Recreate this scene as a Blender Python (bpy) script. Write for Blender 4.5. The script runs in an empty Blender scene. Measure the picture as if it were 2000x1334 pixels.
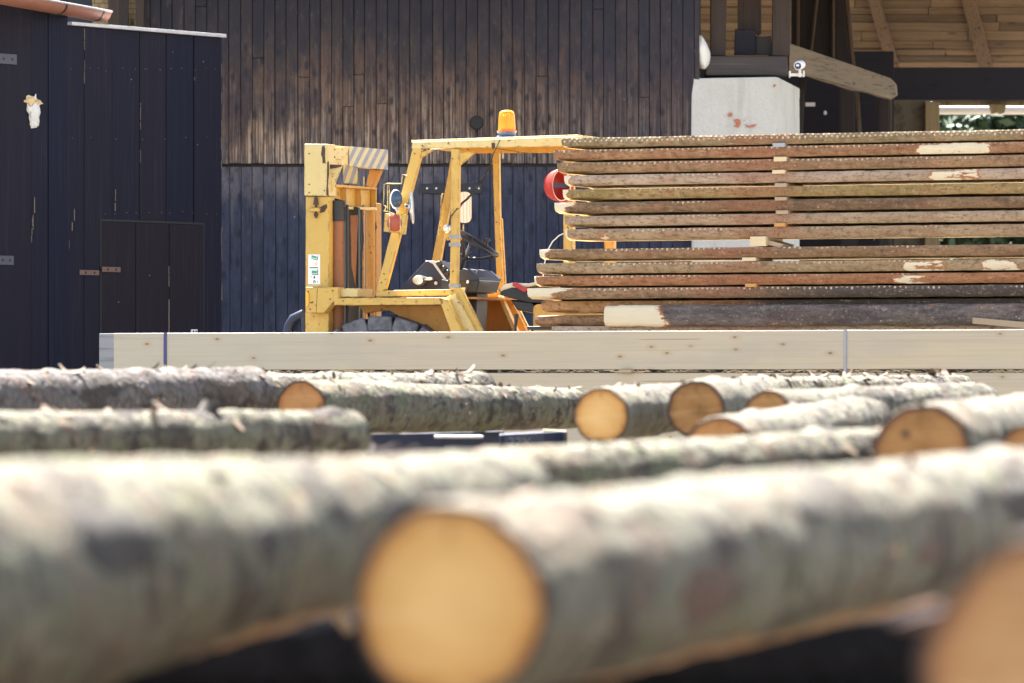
import bpy, math, random
from mathutils import Vector, Matrix, noise
R = math.radians
S = bpy.context.scene
COL = S.collection
# ------------------------------------------------------------------ camera, sky, sun, exposure
F = 11111.0          # focal length in pixels of a 2000 px wide frame (200 mm lens)
HC = 0.85            # camera height above the yard
HZ = 740.0           # pixel row of the horizon
cd = bpy.data.cameras.new('camera'); cam = bpy.data.objects.new('camera', cd); COL.objects.link(cam)
cam.location = (0, 0, HC); cam.rotation_euler = (R(90), 0, 0)
cd.lens = 200; cd.sensor_width = 36; cd.shift_y = 0.0365; cd.clip_start = 0.5; cd.clip_end = 2000
cd.dof.use_dof = True; cd.dof.focus_distance = 39.5; cd.dof.aperture_fstop = 3.5
S.camera = cam
SUN_EL, SUN_AZ = 57, -24      # azimuth measured from +Y (away from the camera) towards +X
w = bpy.data.worlds.new('World'); S.world = w; w.use_nodes = True
wn = w.node_tree
bg = wn.nodes['Background']; bg.inputs['Strength'].default_value = 0.05
sky = wn.nodes.new('ShaderNodeTexSky'); sky.sky_type = 'NISHITA'; sky.sun_disc = False
sky.sun_elevation = R(SUN_EL); sky.sun_rotation = R(SUN_AZ); sky.dust_density = 1.0; sky.ozone_density = 0.8
hs = wn.nodes.new('ShaderNodeHueSaturation'); hs.inputs['Saturation'].default_value = 0.6
wn.links.new(sky.outputs[0], hs.inputs['Color']); wn.links.new(hs.outputs[0], bg.inputs['Color'])
sl = bpy.data.lights.new('sun', 'SUN'); sl.energy = 5.0; sl.angle = R(0.5); sl.color = (1, 0.95, 0.87)
sun = bpy.data.objects.new('sun', sl); COL.objects.link(sun)
sd = Vector((math.sin(R(SUN_AZ)) * math.cos(R(SUN_EL)), math.cos(R(SUN_AZ)) * math.cos(R(SUN_EL)), math.sin(R(SUN_EL))))
sun.rotation_euler = sd.to_track_quat('Z', 'Y').to_euler(); sun.location = (0, 20, 30)
S.view_settings.view_transform = 'Standard'; S.view_settings.look = 'None'
S.view_settings.exposure = 3.3; S.view_settings.gamma = 1.0
S.render.engine = 'CYCLES'
S.cycles.max_bounces = 8; S.cycles.diffuse_bounces = 4; S.cycles.glossy_bounces = 3; S.cycles.transmission_bounces = 4
S.cycles.use_denoising = True
# ------------------------------------------------------------------ helpers
def P(px, py, Y):
    return Vector(((px - 1000) / F * Y, Y, HC - (py - HZ) / F * Y))
def tag(o, label=None, cat=None, group=None, kind=None):
    if label: o['label'] = label
    if cat: o['category'] = cat
    if group: o['group'] = group
    if kind: o['kind'] = kind
    return o
def empty(name, loc, label=None, cat=None, group=None):
    o = bpy.data.objects.new(name, None); COL.objects.link(o); o.location = loc; o.empty_display_size = 0.1
    return tag(o, label, cat, group)
def wloc(o):
    v = Vector((0, 0, 0))
    while o is not None: v += Vector(o.location); o = o.parent
    return v
class MB:
    def __init__(s): s.v = []; s.f = []; s.m = []
    def add(s, vs, fs, mi=0):
        b = len(s.v); s.v += [Vector(x) for x in vs]
        for f in fs: s.f.append([b + i for i in f]); s.m.append(mi)
        return s
    def loops(s, A, B, mi=0, caps=True):
        n = len(A)
        fs = [[i, (i + 1) % n, n + (i + 1) % n, n + i] for i in range(n)]
        if caps: fs += [list(range(n))[::-1], [n + i for i in range(n)]]
        return s.add(list(A) + list(B), fs, mi)
    def prism(s, A, d, mi=0):
        d = Vector(d); return s.loops([Vector(a) for a in A], [Vector(a) + d for a in A], mi)
    def box(s, c, sz, M=None, mi=0):
        hx, hy, hz = sz[0] / 2, sz[1] / 2, sz[2] / 2
        vs = [Vector((x, y, z)) for z in (-hz, hz) for x, y in ((-hx, -hy), (hx, -hy), (hx, hy), (-hx, hy))]
        if M is not None: vs = [M @ v for v in vs]
        vs = [v + Vector(c) for v in vs]
        return s.loops(vs[:4], vs[4:], mi)
    def bar(s, p, q, wd, dp, up=(0, 0, 1), mi=0):
        p = Vector(p); q = Vector(q); d = (q - p).normalized(); a = d.cross(Vector(up))
        if a.length < 1e-4: a = d.cross(Vector((0, 1, 0)))
        a.normalize(); b = a.cross(d)
        L = [p + a * wd / 2 * i + b * dp / 2 * j for i, j in ((-1, -1), (1, -1), (1, 1), (-1, 1))]
        return s.prism(L, q - p, mi)
    def tube(s, pts, r, n=8, mi=0, closed=False):
        pts = [Vector(p) for p in pts]; k = len(pts); rings = []
        prev = None
        for i, p in enumerate(pts):
            if closed: d = (pts[(i + 1) % k] - pts[i - 1])
            else: d = pts[min(i + 1, k - 1)] - pts[max(i - 1, 0)]
            d.normalize()
            if prev is None:
                a = d.cross(Vector((0, 0, 1)))
                if a.length < 0.05: a = d.cross(Vector((0, 1, 0)))
            else: a = prev - d * prev.dot(d)
            a.normalize(); prev = a; b = d.cross(a)
            rr = r[i] if isinstance(r, (list, tuple)) else r
            rings.append([p + (a * math.cos(2 * math.pi * j / n) + b * math.sin(2 * math.pi * j / n)) * rr for j in range(n)])
        base = len(s.v); s.v += [v for g in rings for v in g]
        m = k if closed else k - 1
        for i in range(m):
            for j in range(n):
                i2 = (i + 1) % k
                s.f.append([base + i * n + j, base + i * n + (j + 1) % n, base + i2 * n + (j + 1) % n, base + i2 * n + j]); s.m.append(mi)
        if not closed:
            s.f.append([base + j for j in range(n)][::-1]); s.m.append(mi)
            s.f.append([base + (k - 1) * n + j for j in range(n)]); s.m.append(mi)
        return s
    def lathe(s, prof, c, axis=(0, 0, 1), n=24, mi=0, sx=None):
        c = Vector(c); q = Vector((0, 0, 1)).rotation_difference(Vector(axis).normalized())
        base = len(s.v); k = len(prof)
        for (r, h) in prof:
            for j in range(n):
                t = 2 * math.pi * j / n
                s.v.append(c + q @ Vector((r * math.cos(t), r * math.sin(t), h)))
        for i in range(k - 1):
            for j in range(n):
                s.f.append([base + i * n + j, base + i * n + (j + 1) % n, base + (i + 1) * n + (j + 1) % n, base + (i + 1) * n + j]); s.m.append(mi)
        s.f.append([base + j for j in range(n)][::-1]); s.m.append(mi)
        s.f.append([base + (k - 1) * n + j for j in range(n)]); s.m.append(mi)
        return s
    def build(s, name, mats, parent=None, smooth=False, bevel=0, origin=None, segs=2, angle=40, merge=False):
        if not isinstance(mats, (list, tuple)): mats = [mats]
        if parent is not None: off = wloc(parent); 
        else: off = Vector((0, 0, 0))
        lo = Vector([min(v[i] for v in s.v) for i in range(3)]); hi = Vector([max(v[i] for v in s.v) for i in range(3)])
        o0 = Vector(origin) if origin is not None else Vector(((lo.x + hi.x) / 2, (lo.y + hi.y) / 2, lo.z))
        me = bpy.data.meshes.new(name)
        me.from_pydata([tuple(v - o0) for v in s.v], [], s.f)
        for m in mats: me.materials.append(m)
        me.polygons.foreach_set('material_index', s.m)
        me.update()
        import bmesh
        bm = bmesh.new(); bm.from_mesh(me); 
        if merge: bmesh.ops.remove_doubles(bm, verts=bm.verts[:], dist=1e-5)
        bmesh.ops.recalc_face_normals(bm, faces=bm.faces[:]); bm.to_mesh(me); bm.free()
        o = bpy.data.objects.new(name, me); COL.objects.link(o)
        o.location = o0 - off
        if parent is not None: o.parent = parent
        if smooth:
            me.polygons.foreach_set('use_smooth', [True] * len(me.polygons))
            try: me.set_sharp_from_angle(angle=R(angle))
            except Exception: pass
        if bevel:
            b = o.modifiers.new('edge', 'BEVEL'); b.width = bevel; b.segments = segs; b.limit_method = 'ANGLE'; b.angle_limit = R(35)
        return o
# ------------------------------------------------------------------ material graph builder
class G:
    def __init__(s, name, rough=0.6, metal=0.0, spec=0.4):
        s.m = bpy.data.materials.new(name); s.m.use_nodes = True; s.nt = s.m.node_tree
        s.b = s.nt.nodes['Principled BSDF']; s.b.inputs['Roughness'].default_value = rough
        s.b.inputs['Metallic'].default_value = metal; s.b.inputs['Specular IOR Level'].default_value = spec
        s._tc = None
    def n(s, t): return s.nt.nodes.new(t)
    def set(s, sock, v):
        if v is None: return
        if isinstance(v, bpy.types.NodeSocket): s.nt.links.new(v, sock)
        elif isinstance(v, (int, float)) and sock.type == 'RGBA': sock.default_value = (v, v, v, 1)
        elif isinstance(v, tuple) and sock.type == 'RGBA' and len(v) == 3: sock.default_value = (*v, 1)
        else: sock.default_value = v
    def obj(s):
        if s._tc is None: s._tc = s.n('ShaderNodeTexCoord')
        return s._tc.outputs['Object']
    def pos(s): return s.n('ShaderNodeNewGeometry').outputs['Position']
    def island(s): return s.n('ShaderNodeNewGeometry').outputs['Random Per Island']
    def objrand(s): return s.n('ShaderNodeObjectInfo').outputs['Random']
    def scale(s, vec, sc, loc=(0, 0, 0)):
        x = s.n('ShaderNodeMapping'); s.set(x.inputs['Vector'], vec); x.inputs['Scale'].default_value = sc
        if isinstance(loc, bpy.types.NodeSocket): s.nt.links.new(loc, x.inputs['Location'])
        else: x.inputs['Location'].default_value = loc
        return x.outputs[0]
    def noise(s, vec, sc=5, det=4, ro=0.6, dist=0.0):
        x = s.n('ShaderNodeTexNoise'); s.set(x.inputs['Vector'], vec); x.inputs['Scale'].default_value = sc
        x.inputs['Detail'].default_value = det; x.inputs['Roughness'].default_value = ro; x.inputs['Distortion'].default_value = dist
        return x.outputs['Fac']
    def voro(s, vec, sc=5, rnd=1.0, feat='F1', out='Distance'):
        x = s.n('ShaderNodeTexVoronoi'); s.set(x.inputs['Vector'], vec); x.inputs['Scale'].default_value = sc
        x.inputs['Randomness'].default_value = rnd; x.feature = feat
        return x.outputs[out]
    def voro2(s, a, b, out='Distance'):
        x = s.n('ShaderNodeTexVoronoi'); x.voronoi_dimensions = '2D'; s.set(x.inputs['Vector'], s.comb(a, b, 0.0)); x.inputs['Scale'].default_value = 1.0
        return x.outputs[out]
    def math(s, op, a, b=None, c=None, clamp=False):
        x = s.n('ShaderNodeMath'); x.operation = op; x.use_clamp = clamp
        s.set(x.inputs[0], a); s.set(x.inputs[1], b); s.set(x.inputs[2], c); return x.outputs[0]
    def xyz(s, vec):
        x = s.n('ShaderNodeSeparateXYZ'); s.set(x.inputs[0], vec); return x.outputs
    def comb(s, a, b, c):
        x = s.n('ShaderNodeCombineXYZ'); s.set(x.inputs[0], a); s.set(x.inputs[1], b); s.set(x.inputs[2], c); return x.outputs[0]
    def ramp(s, f, stops, interp='LINEAR'):
        x = s.n('ShaderNodeValToRGB'); s.set(x.inputs[0], f); e = x.color_ramp; e.interpolation = interp
        while len(e.elements) < len(stops): e.elements.new(0.5)
        for el, (p, c) in zip(e.elements, stops):
            el.position = p; el.color = (*c, 1) if isinstance(c, tuple) else (c, c, c, 1)
        return x.outputs[0]
    def step(s, f, a, b):
        x = s.n('ShaderNodeMapRange'); x.interpolation_type = 'SMOOTHSTEP'; s.set(x.inputs['Value'], f)
        x.inputs['From Min'].default_value = a; x.inputs['From Max'].default_value = b; return x.outputs[0]
    def mix(s, f, a, b, mode='MIX'):
        x = s.n('ShaderNodeMix'); x.data_type = 'RGBA'; x.blend_type = mode
        s.set(x.inputs[0], f); s.set(x.inputs[6], a); s.set(x.inputs[7], b); return x.outputs[2]
    def bump(s, h, st=0.3, d=0.01):
        x = s.n('ShaderNodeBump'); x.inputs['Strength'].default_value = st; x.inputs['Distance'].default_value = d
        s.set(x.inputs['Height'], h); s.nt.links.new(x.outputs[0], s.b.inputs['Normal'])
    def attr(s, name):
        x = s.n('ShaderNodeAttribute'); x.attribute_name = name; return x.outputs['Fac']
    def col(s, c): s.set(s.b.inputs['Base Color'], c); return s.m
    def rough(s, v): s.set(s.b.inputs['Roughness'], v)

def simple(name, c, rough=0.6, metal=0.0, var=0.25, sc=20, spec=0.4):
    g = G(name, rough, metal, spec); n = g.noise(g.obj(), sc, 5)
    return g.col(g.mix(n, tuple(x * (1 - var) for x in c), tuple(min(1, x * (1 + var)) for x in c)))

# planks: weathered dark cladding
def m_upper():
    g = G('weathered_shaded_cladding', 0.75, spec=0.25); p = g.pos(); z = g.xyz(p)[2]; isl = g.island()
    off = g.comb(g.math('MULTIPLY', isl, 37.0), g.math('MULTIPLY', isl, 11.0), g.math('MULTIPLY', isl, 53.0))
    pv = g.n('ShaderNodeVectorMath'); g.set(pv.inputs[0], p); g.set(pv.inputs[1], off); pv = pv.outputs[0]
    grain = g.noise(g.scale(pv, (70, 70, 1.6)), 1.0, 5, 0.65)
    blot = g.noise(g.scale(pv, (6, 6, 2.2)), 1.0, 4, 0.6)
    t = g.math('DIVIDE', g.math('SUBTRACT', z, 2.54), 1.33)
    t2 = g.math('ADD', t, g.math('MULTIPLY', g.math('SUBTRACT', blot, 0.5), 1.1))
    c = g.ramp(t2, [(0.0, (0.085, 0.072, 0.074)), (0.22, (0.118, 0.074, 0.053)), (0.45, (0.085, 0.055, 0.044)), (0.68, (0.036, 0.031, 0.036)), (0.95, (0.017, 0.018, 0.028))])  # weathering tones; the dark upper stops paint in the shade under the eaves
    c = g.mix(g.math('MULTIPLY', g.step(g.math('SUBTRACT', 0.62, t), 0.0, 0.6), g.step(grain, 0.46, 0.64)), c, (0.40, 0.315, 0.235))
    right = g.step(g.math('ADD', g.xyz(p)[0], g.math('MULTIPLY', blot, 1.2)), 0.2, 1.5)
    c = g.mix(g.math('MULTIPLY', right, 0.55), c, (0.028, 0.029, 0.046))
    c = g.mix(g.step(grain, 0.5, 0.25), c, g.mix(0.5, c, (0.012, 0.013, 0.02)))
    c = g.mix(g.math('MULTIPLY', g.math('SUBTRACT', isl, 0.5), 0.35), c, (0.10, 0.068, 0.052))
    wide = g.noise(g.scale(p, (1.6, 1, 1.1)), 1.0, 4, 0.6); c = g.mix(g.math('MULTIPLY', g.step(wide, 0.5, 0.62), 0.6), c, (0.024, 0.024, 0.036))
    stk = g.noise(g.scale(pv, (38, 38, 0.7)), 1.0, 4, 0.6); c = g.mix(g.math('MULTIPLY', g.step(stk, 0.55, 0.68), 0.65), c, (0.02, 0.02, 0.03))
    q2 = g.xyz(pv); kn = g.math('ADD', g.voro2(g.math('MULTIPLY', q2[0], 9.0), g.math('MULTIPLY', q2[2], 4.4)), g.math('MULTIPLY', g.math('SUBTRACT', 1.0, g.step(g.xyz(g.voro2(g.math('MULTIPLY', q2[0], 9.0), g.math('MULTIPLY', q2[2], 4.4), 'Color'))[1], 0.15, 0.75)), 0.28)); c = g.mix(g.math('MULTIPLY', g.step(g.math('ADD', kn, g.math('MULTIPLY', grain, 0.2)), 0.34, 0.16), 0.85), c, (0.018, 0.018, 0.026))
    sp = g.voro(g.scale(p, (4.2, 4.2, 4.2)), 1.0); c = g.mix(g.step(sp, 0.026, 0.018), c, (0.75, 0.75, 0.75))
    mot = g.noise(g.scale(pv, (26, 26, 9)), 1.0, 5, 0.7); c = g.mix(g.math('MULTIPLY', g.step(mot, 0.52, 0.36), 0.55), c, (0.02, 0.02, 0.029)); c = g.mix(g.math('MULTIPLY', g.step(mot, 0.56, 0.72), 0.35), c, (0.15, 0.115, 0.09))
    g.bump(grain, 0.35, 0.004); return g.col(c)
def m_lower():
    g = G('dark_blue_cladding', 0.7, spec=0.3); p = g.pos(); z = g.xyz(p)[2]; isl = g.island()
    off = g.comb(g.math('MULTIPLY', isl, 37.0), g.math('MULTIPLY', isl, 11.0), g.math('MULTIPLY', isl, 53.0))
    pv = g.n('ShaderNodeVectorMath'); g.set(pv.inputs[0], p); g.set(pv.inputs[1], off); pv = pv.outputs[0]
    grain = g.noise(g.scale(pv, (60, 60, 1.4)), 1.0, 5, 0.65)
    blot = g.noise(g.scale(pv, (7, 7, 2.5)), 1.0, 4, 0.6)
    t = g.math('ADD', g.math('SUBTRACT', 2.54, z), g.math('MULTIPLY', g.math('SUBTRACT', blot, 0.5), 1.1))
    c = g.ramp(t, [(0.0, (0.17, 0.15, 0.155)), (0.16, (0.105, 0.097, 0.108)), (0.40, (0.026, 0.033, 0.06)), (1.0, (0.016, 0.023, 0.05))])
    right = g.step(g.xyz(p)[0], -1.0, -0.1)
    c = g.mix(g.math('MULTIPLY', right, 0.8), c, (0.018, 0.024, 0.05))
    c = g.mix(g.step(grain, 0.48, 0.22), c, (0.008, 0.010, 0.02))
    c = g.mix(g.math('MULTIPLY', g.step(grain, 0.6, 0.8), 0.8), c, (0.085, 0.098, 0.14))
    c = g.mix(g.math('MULTIPLY', isl, 0.35), c, (0.032, 0.043, 0.085))
    q2 = g.xyz(pv); kn = g.math('ADD', g.voro2(g.math('MULTIPLY', q2[0], 9.0), g.math('MULTIPLY', q2[2], 4.4)), g.math('MULTIPLY', g.math('SUBTRACT', 1.0, g.step(g.xyz(g.voro2(g.math('MULTIPLY', q2[0], 9.0), g.math('MULTIPLY', q2[2], 4.4), 'Color'))[1], 0.15, 0.75)), 0.28)); c = g.mix(g.math('MULTIPLY', g.step(g.math('ADD', kn, g.math('MULTIPLY', grain, 0.2)), 0.34, 0.16), 0.85), c, (0.007, 0.010, 0.022))
    wide = g.noise(g.scale(p, (1.8, 1, 1.3)), 1.0, 4, 0.6); c = g.mix(g.math('MULTIPLY', g.step(wide, 0.48, 0.62), 0.5), c, (0.034, 0.042, 0.072))
    sp = g.voro(g.scale(p, (5, 5, 5)), 1.0); c = g.mix(g.step(sp, 0.024, 0.016), c, (0.6, 0.6, 0.65))
    mot = g.noise(g.scale(pv, (26, 26, 8)), 1.0, 5, 0.7); c = g.mix(g.math('MULTIPLY', g.step(mot, 0.52, 0.36), 0.6), c, (0.008, 0.012, 0.026)); c = g.mix(g.math('MULTIPLY', g.step(mot, 0.55, 0.72), 0.5), c, (0.06, 0.072, 0.115))
    g.bump(grain, 0.35, 0.004); return g.col(c)
def m_shed(name='black_painted_plank', a=(0.0075, 0.0098, 0.0235), b=(0.0125, 0.0118, 0.0205)):
    g = G(name, 0.7, spec=0.12); p = g.pos(); isl = g.island()
    off = g.comb(g.math('MULTIPLY', isl, 37.0), g.math('MULTIPLY', isl, 11.0), g.math('MULTIPLY', isl, 53.0))
    pv = g.n('ShaderNodeVectorMath'); g.set(pv.inputs[0], p); g.set(pv.inputs[1], off); pv = pv.outputs[0]
    grain = g.noise(g.scale(pv, (45, 45, 1.2)), 1.0, 5, 0.65)
    c = g.mix(isl, a, b); c = g.mix(g.math('MULTIPLY', g.step(grain, 0.5, 0.8), 0.6), c, (0.034, 0.03, 0.04))
    sp = g.voro(g.scale(p, (6, 6, 6)), 1.0); c = g.mix(g.step(sp, 0.03, 0.02), c, (0.35, 0.35, 0.38))
    fl = g.noise(g.scale(p, (30, 30, 9)), 1.0, 6, 0.75); c = g.mix(g.step(fl, 0.72, 0.76), c, (0.22, 0.21, 0.2))
    g.bump(grain, 0.3, 0.003); return g.col(c)
def m_timber(name, a, b, dark=(0.03, 0.02, 0.015), ax=(1, 25, 25), rough=0.75, knots=3.0):
    g = G(name, rough, spec=0.25); p = g.obj(); isl = g.island()
    off = g.comb(g.math('MULTIPLY', isl, 37.0), g.math('MULTIPLY', isl, 11.0), g.math('MULTIPLY', isl, 53.0))
    pv = g.n('ShaderNodeVectorMath'); g.set(pv.inputs[0], p); g.set(pv.inputs[1], off); pv = pv.outputs[0]
    gr = g.noise(g.scale(pv, ax), 1.6, 6, 0.65, 0.6); big = g.noise(pv, 2.5, 3)
    c = g.mix(g.math('ADD', g.math('MULTIPLY', isl, 0.6), g.math('MULTIPLY', big, 0.4)), a, b)
    c = g.mix(g.math('MULTIPLY', g.step(gr, 0.5, 0.3), 0.75), c, dark)
    c = g.mix(g.math('MULTIPLY', g.step(gr, 0.58, 0.75), 0.5), c, tuple(min(1, x * 1.5) for x in b))
    kv = g.voro(g.scale(pv, tuple(knots * (0.8 if x == 1 else 2.2) for x in (1 if y == 1 else 5 for y in ax))), 1.0)
    c = g.mix(g.math('MULTIPLY', g.step(kv, 0.14, 0.05), 0.8), c, dark)
    g.bump(gr, 0.5, 0.004); return g.col(c)
def m_beam():
    g = G('planed_spruce', 0.5, spec=0.3); p = g.obj()
    gr = g.noise(g.scale(p, (0.5, 9, 9)), 3.0, 5, 0.6, 1.2)
    c = g.mix(gr, (0.345, 0.30, 0.232), (0.42, 0.375, 0.30))
    c = g.mix(g.step(g.noise(g.scale(p, (0.7, 3, 5)), 1.0, 3), 0.35, 0.75), c, (0.42, 0.355, 0.255))
    c = g.mix(g.math('MULTIPLY', g.step(g.xyz(p)[0], -1.2, -2.6), 0.55), c, (0.33, 0.325, 0.285))
    kx_ = g.math('MULTIPLY', g.xyz(p)[0], 3.4); kz_ = g.math('MULTIPLY', g.xyz(p)[2], 7.5)
    kv = g.math('ADD', g.voro2(kx_, kz_), g.math('MULTIPLY', g.math('SUBTRACT', gr, 0.5), 0.08)); kc = g.voro2(kx_, kz_, 'Color')
    gate = g.step(g.xyz(kc)[0], 0.55, 0.6)
    c = g.mix(g.math('MULTIPLY', g.math('MULTIPLY', g.step(kv, 0.2, 0.09), gate), 0.35), c, (0.36, 0.24, 0.13))
    c = g.mix(g.math('MULTIPLY', g.math('MULTIPLY', g.step(kv, 0.075, 0.03), gate), 0.8), c, (0.13, 0.085, 0.055))
    ck = g.noise(g.scale(p, (0.7, 30, 45)), 1.0, 2, 0.5); c = g.mix(g.math('MULTIPLY', g.step(ck, 0.69, 0.71), 0.6), c, (0.2, 0.17, 0.13))
    fg = g.noise(g.scale(p, (0.6, 40, 70)), 1.0, 4, 0.6); c = g.mix(g.math('MULTIPLY', g.step(fg, 0.45, 0.7), 0.28), c, (0.27, 0.22, 0.15)); sm_ = g.noise(g.scale(p, (1.5, 3, 4)), 1.0, 4, 0.6); c = g.mix(g.math('MULTIPLY', g.step(sm_, 0.5, 0.66), 0.3), c, (0.30, 0.285, 0.24))
    return g.col(c)
def m_board(name, a, b, dots=0.5, moss=0.0, rows=1, h=0.07, dark=None, red=0.5):
    g = G(name, 0.8, spec=0.2); p = g.obj(); q = g.xyz(p); x, z = q[0], q[2]
    n1 = g.noise(g.scale(p, (3, 8, 14)), 1.0, 6, 0.7); n2 = g.noise(g.scale(p, (22, 30, 40)), 1.0, 5, 0.75); n3 = g.noise(g.scale(p, (1.1, 2, 4)), 1.0, 3)
    c = g.mix(g.step(n1, 0.36, 0.64), a, b)
    c = g.mix(g.math('MULTIPLY', g.step(n3, 0.5, 0.65), red), c, (0.30, 0.13, 0.085))
    c = g.mix(g.math('MULTIPLY', g.step(n3, 0.47, 0.36), max(moss, 0.15)), c, (0.24, 0.20, 0.08))
    if dark:   # one stretch of this board still carries old black bark
        c = g.mix(g.step(g.math('ADD', x, g.math('MULTIPLY', n1, 0.5)), dark[0], dark[1]), c, (0.075, 0.066, 0.066))
    c = g.mix(g.math('MULTIPLY', g.step(n2, 0.52, 0.34), 0.6), c, (0.065, 0.04, 0.028))
    c = g.mix(g.math('MULTIPLY', g.step(n2, 0.57, 0.72), 0.75), c, (0.50, 0.43, 0.35))
    fk = g.noise(g.scale(p, (45, 60, 75)), 1.0, 4, 0.7); c = g.mix(g.math('MULTIPLY', g.step(fk, 0.62, 0.70), 0.8), c, (0.60, 0.52, 0.43)); c = g.mix(g.math('MULTIPLY', g.step(fk, 0.42, 0.34), 0.7), c, (0.05, 0.032, 0.024))
    # rows of pale studs left by the debarker's teeth
    wob = g.math('MULTIPLY', g.math('SUBTRACT', n1, 0.5), 0.022)
    wn_ = g.n('ShaderNodeTexWhiteNoise'); wn_.noise_dimensions = '1D'
    for k in range(rows):
        cellx = g.math('FLOOR', g.math('ADD', g.math('ADD', g.math('DIVIDE', x, 0.038), 0.37 * k), g.math('MULTIPLY', n3, 1.6))); wn_ = g.n('ShaderNodeTexWhiteNoise'); wn_.noise_dimensions = '1D'; g.set(wn_.inputs['W'], g.math('ADD', cellx, 31.0 * k)); wv1 = wn_.outputs['Value']
        dx = g.math('SUBTRACT', g.math('FRACT', g.math('ADD', g.math('ADD', g.math('DIVIDE', x, 0.038), 0.37 * k), g.math('MULTIPLY', n3, 1.6))), 0.5)
        dz = g.math('DIVIDE', g.math('ADD', g.math('SUBTRACT', z, h * (0.93 - 0.27 * k)), g.math('ADD', wob, g.math('MULTIPLY', wv1, 0.008))), g.math('MULTIPLY_ADD', wv1, 0.006, 0.0035))
        dd = g.math('ADD', g.math('POWER', g.math('MULTIPLY', dx, 5.0), 2.0), g.math('POWER', dz, 2.0))
        dotm = g.math('MULTIPLY', g.step(g.math('ADD', dd, g.math('MULTIPLY', g.math('SUBTRACT', n2, 0.5), 2.2)), 1.4, 0.5), g.step(g.noise(g.scale(p, (1.6, 3, 3), (3.0 * k, 0, 0)), 1.0, 3), 0.62 - dots * 0.3, 0.72 - dots * 0.3))
        c = g.mix(g.math('MULTIPLY', dotm, 0.85), c, (0.66, 0.57, 0.46))
    c = g.mix(1.0, c, (0.86, 0.76, 0.64), 'MULTIPLY')
    at = g.attr('bare'); edge = g.math('ADD', at, g.math('ADD', g.math('MULTIPLY', g.math('SUBTRACT', n2, 0.5), 0.8), g.math('MULTIPLY', g.math('SUBTRACT', g.noise(g.scale(p, (5, 12, 26)), 1.0, 3), 0.5), 1.5)))
    c = g.mix(g.step(edge, 0.3, 0.42), c, (0.30, 0.13, 0.06))
    c = g.mix(g.step(edge, 0.46, 0.56), c, g.mix(n1, (0.56, 0.45, 0.29), (0.64, 0.57, 0.44)))
    g.bump(g.math('ADD', n2, g.math('MULTIPLY', n1, 2.0)), 0.8, 0.008)
    return g.col(c)
def m_sawn(name='sawn_spruce', a=(0.50, 0.37, 0.21), b=(0.62, 0.52, 0.35)):
    g = G(name, 0.6, spec=0.25); p = g.obj(); n = g.noise(g.scale(p, (1, 18, 18)), 2.0, 5, 0.6, 0.8)
    g.bump(n, 0.2, 0.002); return g.col(g.mix(n, a, b))
def m_bark(name, tone=(0.155, 0.148, 0.114), green=0.5, red=0.5, dark=0.85):
    g = G(name, 0.85, spec=0.2); p = g.obj()
    n0 = g.noise(g.scale(p, (2.4, 5, 5)), 1.3, 4, 0.6); n1 = g.noise(g.scale(p, (9, 6, 6)), 1.5, 6, 0.7, 0.5); n2 = g.noise(g.scale(p, (30, 22, 22)), 1.6, 5, 0.75)
    c = g.mix(g.step(n1, 0.35, 0.65), tuple(x * 0.62 for x in tone), tone)
    c = g.mix(g.math('MULTIPLY', g.step(n0, 0.52, 0.66), green), c, (0.082, 0.095, 0.047))
    nr = g.noise(g.scale(p, (4.2, 6, 6), (7, 3, 1)), 1.2, 5, 0.65); c = g.mix(g.math('MULTIPLY', g.math('MULTIPLY', g.step(nr, 0.55, 0.63), 0.7), red), c, (0.115, 0.055, 0.038))
    nd = g.noise(g.scale(p, (4.6, 5.6, 5.6), (2, 9, 5)), 1.2, 5, 0.65); c = g.mix(g.math('MULTIPLY', g.step(nd, 0.55, 0.60), dark), c, (0.026, 0.02, 0.02))
    ns = g.noise(g.scale(p, (11, 6, 6), (1, 4, 2)), 1.2, 5, 0.6, 0.6); c = g.mix(g.math('MULTIPLY', g.step(ns, 0.58, 0.64), dark), c, (0.03, 0.024, 0.024))
    pl = g.noise(g.scale(p, (5.0, 7, 7), (5, 1, 8)), 1.2, 5, 0.7); c = g.mix(g.step(pl, 0.66, 0.70), c, (0.50, 0.30, 0.18))
    ck = g.voro(g.scale(p, (16, 9, 9)), 1.4, 1.0, 'DISTANCE_TO_EDGE'); c = g.mix(g.math('MULTIPLY', g.step(ck, 0.10, 0.0), 0.6), c, (0.03, 0.022, 0.02))
    c = g.mix(g.math('MULTIPLY', g.step(n2, 0.56, 0.76), 0.4), c, (0.31, 0.295, 0.245))
    bigd = g.noise(g.scale(p, (2.6, 4.6, 4.6), (3, 3, 9)), 1.0, 4, 0.55); c = g.mix(g.math('MULTIPLY', g.step(bigd, 0.55, 0.62), 0.8), c, (0.035, 0.028, 0.024))
    bigb = g.noise(g.scale(p, (2.4, 5.0, 5.0), (8, 2, 4)), 1.0, 5, 0.6); c = g.mix(g.math('MULTIPLY', g.step(bigb, 0.50, 0.62), 0.6), c, (0.095, 0.068, 0.048))
    g.bump(g.math('ADD', g.math('MULTIPLY', n1, 2.0), g.math('ADD', n2, g.math('MULTIPLY', g.step(ck, 0.0, 0.2), 0.7))), 0.55, 0.012)
    return g.col(c)
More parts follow.
